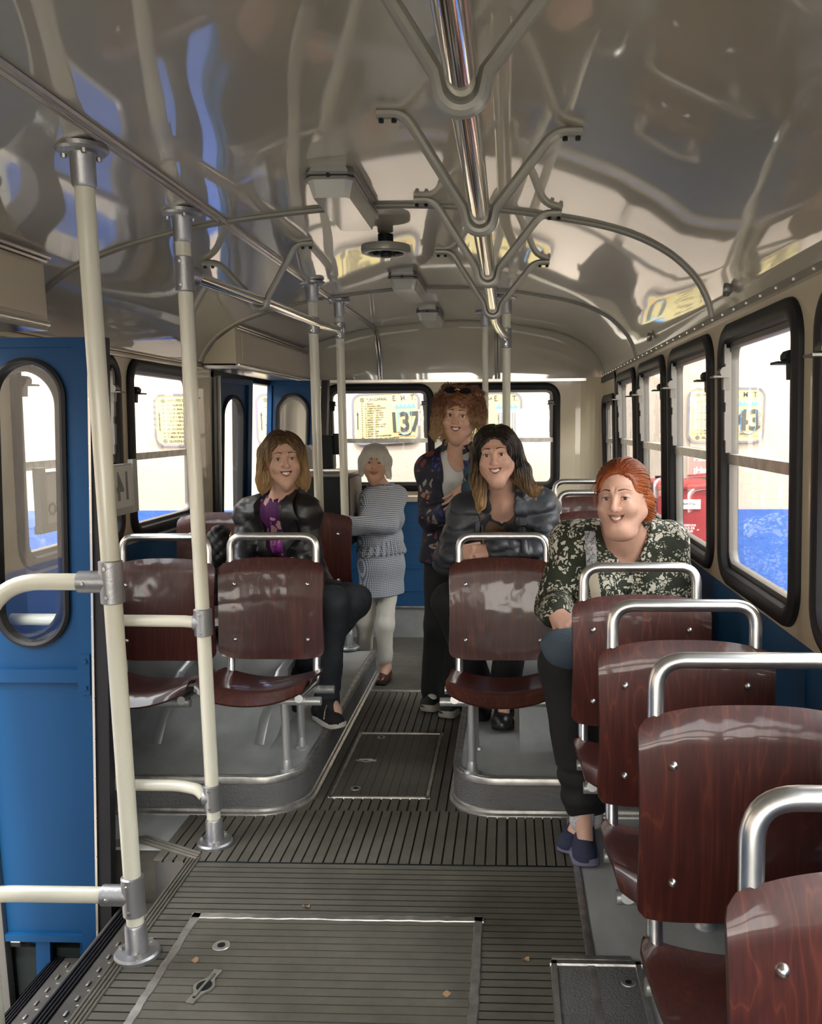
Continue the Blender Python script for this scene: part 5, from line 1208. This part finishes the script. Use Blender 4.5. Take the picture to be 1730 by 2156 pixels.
sneaker = mat('black_knit', (.008,.008,.009), .8, bump=.3, bscale=220); wsole = mat('white_sole', (.66,.63,.58), .5)
sh = shoe('sneaker', (-.875,3.815,.152), (-.725,3.645,.152), (0,0,1), p1, sneaker, wsole)
mb = MB(); mb.tube([(-.80,3.70,.245),(-.805,3.675,.225),(-.81,3.672,.19)], .0035, 6); mb.build('lace', M['satin'], sh)
F = Field(); F.cone(J['ankR'], (-.775,3.715,.20), .044, .036, .02); F.cone(A_(*J['ankR'])+A_(0,0,.06), J['ankR'], .046, .044, .02); garment('sock', F, black_cloth, p1, .006)
shoe('sneaker', (-.975,3.91,.345), (-.945,3.85,.165), (-.35,-1,.25), p1, sneaker, wsole)
F = Field(); F = cap(hd, (.090,.108,.094), (0,-.022,.034))
hcone(F, hd, (-.072,-.02,.03), (-.092,-.005,-.085), .032, .026); hcone(F, hd, (-.092,-.005,-.085), (-.100,.0,-.125), .026, .014); hcone(F, hd, (.074,-.02,.03), (.084,-.015,-.09), .026, .024); hcone(F, hd, (.084,-.015,-.09), (.088,-.01,-.125), .024, .012); hcone(F, hd, (0,-.07,.0), (0,-.075,-.11), .075, .062)
hsub(F, hd, (-.004,.098,-.034), (.080,.086,.100)); hsub(F, hd, (.004,.105,.022), (.068,.072,.050)); hsub(F, hd, (-.072,.012,-.010), (.020,.026,.040)); hsub(F, hd, (0,.03,-.14), (.055,.07,.08))
F.disp = lambda P: .003*wob(P, 55, 3)
def comb1(q, part=.012):
    w = np.clip((q[:, 2]-.02)/.08, 0, 1); sg = np.sign(q[:, 0]-part); return np.stack([sg*w*1.1+.15*sg, -.25*w, -(1.05-.75*w)], 1)
hair(F, hd, hair_mat('hair_brown_blond', (.065,.032,.016), (.48,.30,.13), 1.28, 1.06), p1, comb1, 1000, seed=4, steps=30, step=.0085, r=.0017, lift=.005, curl=.003, cfreq=45)
earring(hd, -1, p1, gold)
t = thing('shoulder_bag', 'black quilted shoulder bag with a gold chain beside the leather jacket woman', 'bag', (-1.30, 3.97, .68))
F = Field(); F.ell((-1.315,3.97,.80), (.085,.10,.15), None, .03); F.ell((-1.325,3.95,.90), (.055,.075,.11), None, .05); F.disp = lambda P: -.006*np.abs(np.sin((P[:, 0]+P[:, 2])*60))-.006*np.abs(np.sin((P[:, 0]-P[:, 2])*60))+.006*wob(P, 20)
garment('bag_body', F, mat('black_quilted_nylon', (.008,.008,.009), .55), t)
mb = MB()
for k in range(22):
    a = k/21; c = A_(-1.235,3.84,.985)*(1-a)+A_(-1.262,3.85,.86)*a; mb.tube([tuple(c+A_(.006*math.cos(x)*(1 if k % 2 else .3), .006*math.cos(x)*(.3 if k % 2 else 1), .008*math.sin(x))) for x in np.linspace(0, 6.283, 9)[:-1]], .0018, 5, closed=True)
mb.build('chain', gold, t)
# ---------------------------------------------------------------- 2: silver haired woman at the cabinet
hd = Head((-.842,5.52,1.222), 6, -3, 3, .955, fat=.2, smile=.9, gap=.0, eye=.0032)
J = dict(neck=(-.815,5.575,1.065), shR=(-.865,5.49,1.005), shL=(-.725,5.65,1.005), elbR=(-.895,5.40,.84), elbL=(-.745,5.46,.835), wrR=(-1.02,5.27,.83), wrL=(-.975,5.285,.872), hipR=(-.88,5.57,.57), hipL=(-.765,5.61,.57), kneeR=(-.945,5.62,.18), kneeL=(-.805,5.54,.18), ankR=(-.965,5.67,-.10), ankL=(-.805,5.555,-.11), toeR=(-.99,5.59,-.155), toeL=(-.815,5.49,-.155))
p2 = thing('person', 'standing woman with short silver hair, in a checked coat and white trousers', 'person', (-.83, 5.57, -.2))
B = body_field(J, hd, .78, .80, .80); ex = []
hand(B, J['wrL'], (-.9,-.2,.0), (.2,-.9,.3), 1, 35, .9, ref=ex); hand(B, J['wrR'], (-.9,-.2,.0), (.2,-.9,.3), -1, 35, .9)
body_mesh(B, hd, p2, skinC, ex, mat('brow_charcoal', (.05,.04,.04), .6)); face_parts(hd, p2, (.08,.06,.05))
nk = A_(*J['neck']); at = J['_at']; f = J['_f']
F = Field(); torso(F, J, .008, .80, .08, .72); F.plane(nk+J['_u']*.012, J['_u']); garment('navy_sweater', F, mat('navy_knit', (.012,.016,.035), .8), p2)
mb = MB(); mb.grid(lambda u, v: tuple(nk+J['_u']*(-.004+.034*v)+(J['_s']*math.sin(6.283*u)+J['_f']*math.cos(6.283*u))*(.064+.005*math.sin(u*90)+.012*v)), 80, 4, True, .002); mb.build('collar_frill', mat('blue_white_stripe', (.30,.40,.58), .6, var=.5, vscale=120), p2)
def check_mat():
    m, t, b = nodes('navy_white_check'); L = t.links.new; co = t.nodes.new('ShaderNodeTexCoord'); sp_ = t.nodes.new('ShaderNodeSeparateXYZ'); L(co.outputs['Object'], sp_.inputs[0]); o = []
    ad = t.nodes.new('ShaderNodeMath'); ad.operation = 'ADD'; L(sp_.outputs['X'], ad.inputs[0]); L(sp_.outputs['Y'], ad.inputs[1])
    for src in (ad.outputs[0], sp_.outputs['Z']):
        k = t.nodes.new('ShaderNodeMath'); k.operation = 'MULTIPLY'; k.inputs[1].default_value = 88; L(src, k.inputs[0]); fr = t.nodes.new('ShaderNodeMath'); fr.operation = 'FRACT'; L(k.outputs[0], fr.inputs[0])
        g = t.nodes.new('ShaderNodeMath'); g.operation = 'GREATER_THAN'; g.inputs[1].default_value = .5; L(fr.outputs[0], g.inputs[0]); o.append(g.outputs[0])
    s_ = t.nodes.new('ShaderNodeMath'); s_.operation = 'ADD'; L(o[0], s_.inputs[0]); L(o[1], s_.inputs[1]); h = t.nodes.new('ShaderNodeMath'); h.operation = 'MULTIPLY'; h.inputs[1].default_value = .5; L(s_.outputs[0], h.inputs[0])
    r = t.nodes.new('ShaderNodeValToRGB'); r.color_ramp.interpolation = 'CONSTANT'; e = r.color_ramp.elements; e[0].color = (.74,.75,.76,1); e[1].position = .3; e[1].color = (.38,.42,.50,1); k = e.new(.8); k.color = (.06,.075,.13,1)
    L(h.outputs[0], r.inputs[0]); L(r.outputs[0], b.inputs['Base Color']); b.inputs['Roughness'].default_value = .85; return m
chk = check_mat(); piping = mat('white_piping', (.62,.61,.58), .7)
F = Field(); torso(F, J, .020, .86, .32, .78); F.disp = lambda P: .003*wob(P, 32, 4)
cyl_cut(F, nk-J['_u']*.04, nk+J['_u']*.2, .074); F.plane(at(0, 0, .26), -J['_u'])
sleeve(F, J, 'L', (.056,.053,.044)); sleeve(F, J, 'R', (.054,.052,.044))
jk = garment('checked_jacket', F, chk, p2, .007)
jewel('neck_piping', [tuple(nk+J['_u']*.012+(J['_s']*math.sin(a)*1.05+J['_f']*math.cos(a))*.083) for a in np.linspace(0, 6.283, 33)[:-1]], .005, piping, jk)
F = Field()
for q in (-1, 1): F.cone(at(.042*q, 0, .34), at(.052*q, 0, .16), .092, .116, .05)
pel = J['_pel']; s_ = J['_s']; f_ = J['_f']
F.disp = lambda P: .007*np.sin(np.arctan2((P-pel)@s_, (P-pel)@f_)*22); F.plane(at(0, 0, .155), -J['_u']); F.plane(at(0, 0, .33), J['_u']); garment('peplum', F, chk, jk, .006)
F = Field()
for q in (-1, 1): F.cone(at(.042*q, 0, .30), at(.048*q, 0, 0), .092, .106, .05); F.cone(at(.048*q, 0, 0), at(.050*q, .0, -.42), .106, .110, .05)
F.plane(at(0, 0, -.395), -J['_u']); F.disp = lambda P: .004*wob(P, 18, 8); garment('checked_skirt', F, chk, p2, .007)
F = trousers(Field(), J, -.016, (.080,.076,.062), k=.015, ends=.80); F.disp = lambda P: .004*wob(P, 30, 6); garment('white_trousers', F, mat('off_white_cotton', (.74,.70,.62), .85), p2, .008)
brown = mat('brown_leather', (.075,.022,.012), .35, coat=.3)
for hx, tx in ((((-.80,5.60,-.197)), (-.825,5.415,-.197)), ((-.945,5.70,-.197), (-1.0,5.52,-.197))):
    o = shoe('loafer', hx, tx, (0,0,1), p2, brown, M['black'], .045, .95, .012)
    mb = MB(); c = A_(*hx)*.38+A_(*tx)*.62; mb.lathe([(0,.008),(.012,.006),(.018,0),(0,-.004)], tuple(c+A_(0,0,.058)), 10); mb.build('tassel', brown, o)
F = cap(hd, (.094,.112,.098), (0,-.018,.034)); hcone(F, hd, (-.080,-.01,.02), (-.086,.0,-.075), .026, .016); hcone(F, hd, (.080,-.01,.02), (.090,-.01,-.085), .028, .016); hcone(F, hd, (0,-.07,0), (0,-.07,-.09), .07, .05)
hell(F, hd, (0,.060,.062), (.062,.032,.028)); hsub(F, hd, (0,.115,-.045), (.064,.080,.088)); F.disp = lambda P: .003*wob(P, 60, 2)
def comb2(q): w = np.clip((q[:, 2]-.03)/.08, 0, 1); return np.stack([q[:, 0]*9*(1-.3*w), .9*w*(q[:, 1] > -.03)-.3*(q[:, 1] < -.03), -.9+.5*w], 1)
hair(F, hd, hair_mat('hair_silver', (.72,.69,.63), (.90,.88,.82), 1.52, 1.25), p2, comb2, 700, seed=6, steps=22, step=.008, r=.0018, lift=.004, curl=.002, cfreq=50)
# ---------------------------------------------------------------- 3: standing woman with curly hair
hd = Head((-.250,4.40,1.500), -4, -2, 4, .985, fat=.35, smile=1.1, gap=.0046)
J = dict(neck=(-.245,4.47,1.325), shR=(-.392,4.48,1.235), shL=(-.100,4.48,1.255), elbR=(-.395,4.42,1.000), elbL=(-.075,4.32,1.03), wrR=(-.300,4.25,1.04), wrL=(-.195,4.175,1.178), hipR=(-.345,4.48,.82), hipL=(-.185,4.48,.82), kneeR=(-.345,4.44,.44), kneeL=(-.225,4.38,.44), ankR=(-.375,4.46,.09), ankL=(-.265,4.36,.09), toeR=(-.40,4.38,.05), toeL=(-.29,4.28,.05))
p3 = thing('person', 'standing woman with curly auburn hair and sunglasses on her head, in a floral bomber jacket', 'person', (-.31, 4.42, .005))
B = body_field(J, hd, .95, .85, .85); ex = []
hand(B, J['wrL'], (-.72,-.12,-.72), (.35,-.9,.1), -1, 16, .98, spread=7, ref=ex); hand(B, J['wrR'], (.5,.1,-.5), (-.3,-.9,.3), 1, 30, .9)
body_mesh(B, hd, p3, skinC, ex, browD); face_parts(hd, p3, (.12,.07,.04))
nk = A_(*J['neck']); at = J['_at']; f = J['_f']
F = Field(); torso(F, J, .012, .98, .0, .74); cyl_cut(F, nk-J['_u']*.045+f*.02, nk+J['_u']*.2+f*.05, .064); F.disp = lambda P: .003*wob(P, 40, 1); garment('white_shirt', F, mat('white_jersey', (.70,.69,.68), .8), p3)
bomber = pattern_mat('floral_navy', (.010,.012,.030), [((.34,.33,.30), 1, .16), ((.22,.05,.04), 1.3, .16), ((.03,.05,.28), 1.7, .16), ((.40,.18,.10), 2.2, .2)], 16, .60)
F = Field(); torso(F, J, .034, .98, -.12, .78, hipw=1.05); F.disp = lambda P: .005*wob(P, 26, 9)
vcut(F, J, -.2, 1.05, .05, .058, .012, .02); cyl_cut(F, nk-J['_u']*.05, nk+J['_u']*.2, .068); F.plane(at(0, 0, -.12), -J['_u'])
sleeve(F, J, 'R', (.070,.066,.050)); sleeve(F, J, 'L', (.068,.062,.044), end=.9)
jk = garment('bomber_jacket', F, bomber, p3, .0065)
blackrib = mat('black_rib_knit', (.010,.010,.012), .7)
for q in 'RL':
    a, b = A_(*J['elb'+q]), A_(*J['wr'+q]); c = Field(); e = .98 if q == 'R' else .88; c.cone(a+(b-a)*(e-.22), a+(b-a)*e, .050, .040, .01); cyl_cut(c, a+(b-a)*(e-.4), a+(b-a)*(e+.2), .032); garment('cuff', c, blackrib, jk, .005)
for sg in (-1, 1): patch('collar', F, [at(.048*sg,.1,1.10), at(.088*sg,.1,1.06), at(.085*sg,.1,.72), at(.055*sg,.1,.72)], -f, blackrib, jk, .008, .005)
strap('bag_strap', F, [at(-.055,.1,1.06), at(-.048,.1,.9), at(-.035,.1,.6), at(-.02,.1,.45)], .022, -f, mat('maroon_strap', (.085,.018,.018), .5), p3, .005)
patch('teal_scarf', F, [at(.0,.1,.78), at(.075,.1,.92), at(.12,.1,.70), at(.02,.1,.62)], -f, mat('teal_cloth', (.03,.09,.12), .7), p3, .012, .006)
jewel('bracelet', [tuple(A_(*J['wrL'])+A_(.6,.1,.6)*.012+A_(math.cos(a)*.024, math.sin(a)*.028, -math.cos(a)*.024)) for a in np.linspace(0, 6.28, 18)[:-1]], .003, M['alu'], p3)
F = trousers(Field(), J, .0, (.096,.092,.088), ends=1.03); F.disp = lambda P: .003*wob(P, 20, 3); garment('wide_trousers', F, black_cloth, p3, .008)
gsk = mat('dark_green_suede', (.012,.022,.018), .7); csole = mat('cream_sole', (.42,.40,.34), .6); wcap = mat('white_canvas', (.62,.60,.56), .7)
for h_, t_ in (((-.355,4.51,.006), (-.425,4.30,.006)), ((-.245,4.41,.006), (-.325,4.205,.006))):
    o = shoe('sneaker', h_, t_, (0,0,1), p3, gsk, csole, .058, 1.05, .036)
    c = A_(*h_)*.42+A_(*t_)*.58; F = Field(); F.ell(tuple(c+A_(0,0,.062)), (.026,.045,.018), None, .01); garment('tongue', F, wcap, o, .006)
F = cap(hd, (.096,.112,.098), (0,-.020,.042)); rg = np.random.RandomState(11)
for k in range(70):
    a = rg.uniform(-math.pi, math.pi); u_ = rg.uniform(-.085, .13); rad = .086+.020*rg.rand(); cu = math.sqrt(max(.15, 1-((u_-.03)/.125)**2))
    s1, f1 = rad*math.sin(a)*cu*1.05, -rad*math.cos(a)*cu
    if f1 > .035 and u_ < .075 and abs(s1) < .075: continue
    if f1 > .0 and u_ < -.02 and s1 > .0: continue
    hell(F, hd, (s1, f1-.012, u_), (.028,.028,.026), .02)
hcone(F, hd, (-.090,.0,.03), (-.102,.015,-.085), .032, .022); hsub(F, hd, (.115,.01,-.105), (.075,.12,.075), .02)
hsub(F, hd, (0,.104,-.040), (.066,.078,.094), .01); F.disp = lambda P: .006*wob(P, 95, 3)+.003*wob(P, 180, 1)
def comb3(q): return np.stack([q[:, 0]*5, -.2+0*q[:, 0], -.8+q[:, 2]*6], 1)
hair(F, hd, hair_mat('hair_auburn_curly', (.17,.062,.026), (.55,.37,.19), 1.56, 1.40), p3, comb3, 900, sel=lambda q: (q[:, 1] < .085), seed=8, steps=16, step=.008, r=.0016, curl=.008, cfreq=150, lift=.009)
earring(hd, 1, p3, gold)
t = thing('sunglasses', 'dark sunglasses pushed up on the curly haired woman\'s head', 'glasses', tuple(hd.wor(A_(0,.06,.12))[0]))
for sx in (-1, 1):
    mb = MB(); mb.grid(lambda u, v: tuple(hd.wor(A_(sx*(.036+.030*(u-.5)*2*math.sqrt(max(.05, 1-(2*v-1)**2))), .112-.040*v-.02*abs(u-.5), .108+.034*v))[0]), 12, 8, True, .002); mb.build('lens', M['black'], t)
    mb = MB(); mb.tube([hd.wor(A_(sx*.066,.096,.120))[0], hd.wor(A_(sx*.098,.01,.085))[0], hd.wor(A_(sx*.102,-.05,.05))[0]], .003, 6); mb.build('temple_arm', M['black'], t)
mb = MB(); mb.tube([hd.wor(A_(-.012,.102,.126))[0], hd.wor(A_(0,.106,.130))[0], hd.wor(A_(.012,.102,.126))[0]], .003, 6); mb.build('bridge', gold, t)
# ---------------------------------------------------------------- 4: woman in the dark puffer jacket
hd = Head((-.053,3.635,1.338), -5, -1, -5, .965, fat=.38, smile=1.15, gap=.0052, jaw=1.08)
J = dict(neck=(-.035,3.76,1.150), shR=(-.180,3.79,1.085), shL=(.130,3.81,1.105), elbR=(-.262,3.73,.885), elbL=(.165,3.72,.905), wrR=(-.235,3.605,.930), wrL=(-.060,3.605,.955), hipR=(-.12,4.02,.69), hipL=(.07,4.02,.69), kneeR=(-.255,3.76,.70), kneeL=(.02,3.66,.69), ankR=(-.12,3.86,.24), ankL=(-.022,3.75,.27), toeR=(-.13,3.80,.20), toeL=(-.022,3.70,.22))
p4 = thing('person', 'seated woman with long dark hair in a dark puffer jacket, hands clasped', 'person', (-.03, 3.8, .15))
B = body_field(J, hd, 1.02, .95, .92); ex = []
hand(B, J['wrR'], (.93,-.15,.12), (.05,-.75,.65), -1, 18, 1.0, spread=5, thumb=32, ref=ex); hand(B, J['wrL'], (-.9,-.2,-.22), (.0,-.7,.7), 1, 32, 1.0, spread=4, thumb=30, ref=ex)
body_mesh(B, hd, p4, skinB, ex, browD); face_parts(hd, p4, (.07,.035,.02))
nk = A_(*J['neck']); at = J['_at']; f = J['_f']
F = Field(); torso(F, J, .014, 1.02, .0, .74); vcut(F, J, .80, 1.1, .0, .06); cyl_cut(F, nk-J['_u']*.03+f*.02, nk+J['_u']*.2+f*.04, .066); F.disp = lambda P: .003*wob(P, 40, 1)
garment('printed_blouse', F, pattern_mat('brown_leaf_print', (.016,.015,.020), [((.10,.055,.03), .8, .12), ((.05,.055,.075), 1.2, .10)], 13, .50, .5), p4)
F = Field(); torso(F, J, .032, 1.02, .05, .78)
pel = J['_pel']; u_ = J['_u']
F.disp = lambda P: .002*wob(P, 36, 2)+.001*wob(P, 90, 4)-.009*(np.abs(np.sin(((P-pel)@u_)*math.pi/.055+.4*np.sin(P[:, 0]*14)))-.6)
vcut(F, J, -.1, 1.05, .095, .076, -.02, -.01); cyl_cut(F, nk-u_*.05, nk+u_*.2, .074); F.plane(at(0, 0, .0), -u_)
sleeve(F, J, 'R', (.072,.062,.046), .005, .06, end=.9); sleeve(F, J, 'L', (.082,.072,.046), .006, .055, end=.97)
puff = mat('charcoal_puffer_nylon', (.038,.042,.053), .46, bump=.25, bscale=55)
jk = garment('puffer_jacket', F, puff, p4, .0065)
C = Field(); collar_ring(C, J, .082, .085, .0, .020, .02, gap=.75, lo=-.012); C.disp = lambda P: .004*wob(P, 60, 3); garment('stand_collar', C, puff, jk, .006)
strap('front_tape', F, [at(.085,.1,.96), at(.078,.1,.7), at(.070,.1,.35), at(.070,.1,.1)], .030, -f, mat('black_satin_tape', (.020,.021,.026), .4), jk, .006, .005)
lining = mat('grey_satin_lining', (.10,.105,.13), .32)
patch('lining', F, [at(-.115,.1,.92), at(-.085,.1,.92), at(-.10,.1,.12), at(-.15,.1,.2)], -f, lining, jk, .003, .004)
F = trousers(Field(), J, .0, (.096,.078,.064)); F.disp = lambda P: .003*wob(P, 26, 3); garment('black_trousers', F, black_cloth, p4, .008)
boot = mat('black_boot_leather', (.010,.010,.011), .38, coat=.2)
shoe('boot', (-.02,3.815,.152), (-.024,3.625,.152), (0,0,1), p4, boot, M['black'], .085, 1.15); shoe('boot', (-.11,3.93,.152), (-.14,3.74,.152), (0,0,1), p4, boot, M['black'], .085, 1.1)
F = cap(hd, (.092,.112,.096), (0,-.024,.032)); hcone(F, hd, (-.072,-.02,.02), (-.084,-.005,-.10), .030, .030); hcone(F, hd, (-.084,-.005,-.10), (-.080,.03,-.205), .030, .016); hcone(F, hd, (.080,-.025,.02), (.098,-.02,-.09), .026, .034); hcone(F, hd, (.098,-.02,-.09), (.145,.0,-.165), .034, .018); hcone(F, hd, (.130,-.0,-.15), (.185,.01,-.155), .014, .006); hcone(F, hd, (0,-.08,.0), (0,-.115,-.13), .08, .055)
hsub(F, hd, (0,.104,-.040), (.076,.088,.105)); hsub(F, hd, (.004,.105,.018), (.066,.070,.052)); hsub(F, hd, (0,.045,-.165), (.060,.105,.105)); F.disp = lambda P: .0035*wob(P, 50, 5)
hair(F, hd, hair_mat('hair_dark_ombre', (.012,.008,.007), (.42,.25,.11), 1.17, .96), p4, lambda q: comb1(q, .01), 1100, seed=9, steps=38, step=.009, r=.0018, lift=.005, curl=.003, cfreq=40)
earring(hd, 1, p4, mat('pearl_drop', (.5,.45,.42), .2, .3), drop=.012)
# ---------------------------------------------------------------- 5: red haired woman in the floral blouse
hd = Head((.388,3.03,1.218), -22, 2, -3, 1.03, fat=.75, smile=1.1, gap=.0046, eye=.0044)
J = dict(neck=(.405,3.15,1.085), shR=(.228,3.19,1.035), shL=(.575,3.19,1.035), elbR=(.172,3.18,.80), elbL=(.595,3.10,.80), wrR=(.160,2.96,.828), wrL=(.42,2.93,.76), hipR=(.33,3.32,.60), hipL=(.53,3.32,.60), kneeR=(.185,2.95,.64), kneeL=(.33,2.93,.62), ankR=(.252,2.885,.17), ankL=(.290,2.95,.15), toeR=(.26,2.82,.06), toeL=(.225,2.88,.06))
p5 = thing('person', 'seated red haired woman in a dark green blouse with white flowers, by the windows', 'person', (.35, 3.05, .003))
B = body_field(J, hd, 1.15, 1.1, .95); ex = []
hand(B, J['wrR'], (.40,-.75,-.30), (-.45,-.35,.80), 1, 55, 1.0, thumb=25, ref=ex); hand(B, J['wrL'], (-.8,-.3,-.1), (0,-.6,.8), 1, 40, 1.0)
body_mesh(B, hd, p5, skinB, ex, mat('brow_auburn', (.08,.035,.025), .6)); face_parts(hd, p5, (.08,.045,.025))
nk = A_(*J['neck']); at = J['_at']; f = J['_f']; u_ = J['_u']
F = Field(); torso(F, J, .018, 1.22, .0, .76, bust=1.15); sleeve(F, J, 'R', (.074,.076,.052), end=.88); sleeve(F, J, 'L', (.076,.078,.066), end=.8); F.ell(at(0,.07,.28), (.16,.14,.15), None, .06)
F.disp = lambda P: .005*wob(P, 24, 5)+.002*wob(P, 60, 1)
cyl_cut(F, nk-u_*.05+f*.01, nk+u_*.2+f*.03, .080, .01); vcut(F, J, .74, 1.1, .0, .085, 0, 0, .012)
blouse = pattern_mat('white_flowers_on_dark_green', (.016,.022,.010), [((.56,.54,.46), 1.0, .20), ((.56,.54,.46), 1.7, .16), ((.50,.48,.40), 2.4, .20)], 34, .53, .75, warp=.9)
jk = garment('floral_blouse', F, blouse, p5, .0065); BL5 = F
strap('button_placket', F, [at(0,.1,.70), at(0,.1,.5), at(.005,.1,.2)], .012, -f, mat('dark_green_tape', (.012,.018,.010), .7), jk, .003, .002)
F = trousers(Field(), J, .0, (.100,.080,.066), ends=.97); F.disp = lambda P: .003*wob(P, 24, 2)+.004*np.sin(P[:, 2]*90)*(P[:, 2] < .30); garment('black_trousers', F, black_cloth, p5, .008)
sock = mat('white_speckled_sock', (.55,.55,.56), .85, var=.3, vscale=120)
for q in 'RL':
    F = Field(); a = A_(*J['ank'+q]); F.cone(a+A_(0,0,.06), a+A_(0,-.01,-.06), .041, .043, .01); garment('sock', F, sock, p5, .006)
knit = mat('slate_blue_knit', (.028,.036,.075), .8, bump=.4, bscale=200); lav = mat('lavender_sole', (.20,.19,.29), .6)
o = shoe('slip_on_shoe', (.258,2.965,.004), (.262,2.735,.004), (0,0,1), p5, knit, lav, .080, 1.12, .026)
mb = MB(); mb.bbox((.250,2.845,.112), (.266,2.852,.125), .002); mb.build('tongue_tag', lav, o)
shoe('slip_on_shoe', (.285,3.02,.004), (.195,2.825,.004), (0,0,1), p5, knit, lav, .080, 1.1, .026)
F = cap(hd, (.086,.107,.090), (0,-.020,.036)); hsub(F, hd, (.010,.105,-.045), (.086,.088,.112), .01); hsub(F, hd, (.004,.105,.034), (.066,.072,.054)); hcone(F, hd, (.070,-.03,-.02), (.064,-.075,-.07), .030, .026); hell(F, hd, (.02,-.10,-.05), (.05,.04,.05)); F.disp = lambda P: .002*wob(P, 60, 5)
def comb5(q): return np.stack([.25*np.sign(q[:, 0]-.0), -1.0+0*q[:, 0], -.35+.2*(q[:, 1] > 0)], 1)
redhair = hair_mat('hair_copper_red', (.20,.040,.010), (.40,.11,.028), 1.34, 1.20)
ho = hair(F, hd, redhair, p5, comb5, 800, sel=lambda q: q[:, 2] > -.06, seed=5, steps=20, step=.009, r=.0018, lift=.0035)
mb = MB()
for k, (a, b, c) in enumerate((((-.050,.070,.075),(-.075,.062,.045),(-.083,.050,-.005)), ((-.045,.072,.078),(-.082,.055,.055),(-.094,.045,.020)), ((-.055,.065,.072),(-.080,.058,.03),(-.080,.052,-.03)))):
    pts = [hd.wor(A_(*a))[0]*(1-t)**2+hd.wor(A_(*b))[0]*2*t*(1-t)+hd.wor(A_(*c))[0]*t*t for t in np.linspace(0, 1, 10)]; mb.tube(pts, [.0022*(1-.7*i/9) for i in range(10)], 5)
mb.build('loose_lock', redhair, ho)
# her bag: cream strap with a glitter part, blue-grey pouch on her lap
t = thing('crossbody_bag', 'slate blue cloth bag on the red haired woman\'s lap, with a cream and silver strap', 'bag', (.19, 2.9, .68))
F = Field(); F.ell((.195,2.885,.735), (.085,.060,.055), None, .02); F.ell((.20,2.88,.70), (.075,.055,.05), None, .03); F.disp = lambda P: .006*wob(P, 30, 3); garment('pouch', F, mat('slate_blue_suede', (.065,.095,.130), .8, bump=.3, bscale=90), t)
SP = [at(-.118,.1,1.04), at(-.115,.1,.80), at(-.105,.1,.62), at(-.055,.1,.36), at(-.01,.1,.20)]
strap('strap', BL5, SP, .034, -f, mat('cream_strap', (.50,.44,.34), .7), t, .004, .004)
strap('glitter_strap', BL5, SP[:2], .038, -f, pattern_mat('silver_glitter', (.45,.46,.48), [((.06,.07,.10), 1, .12)], 110, .45, .3), t, .0085, .004)
for o in bpy.data.objects:
    if '_b' in o: del o['_b']
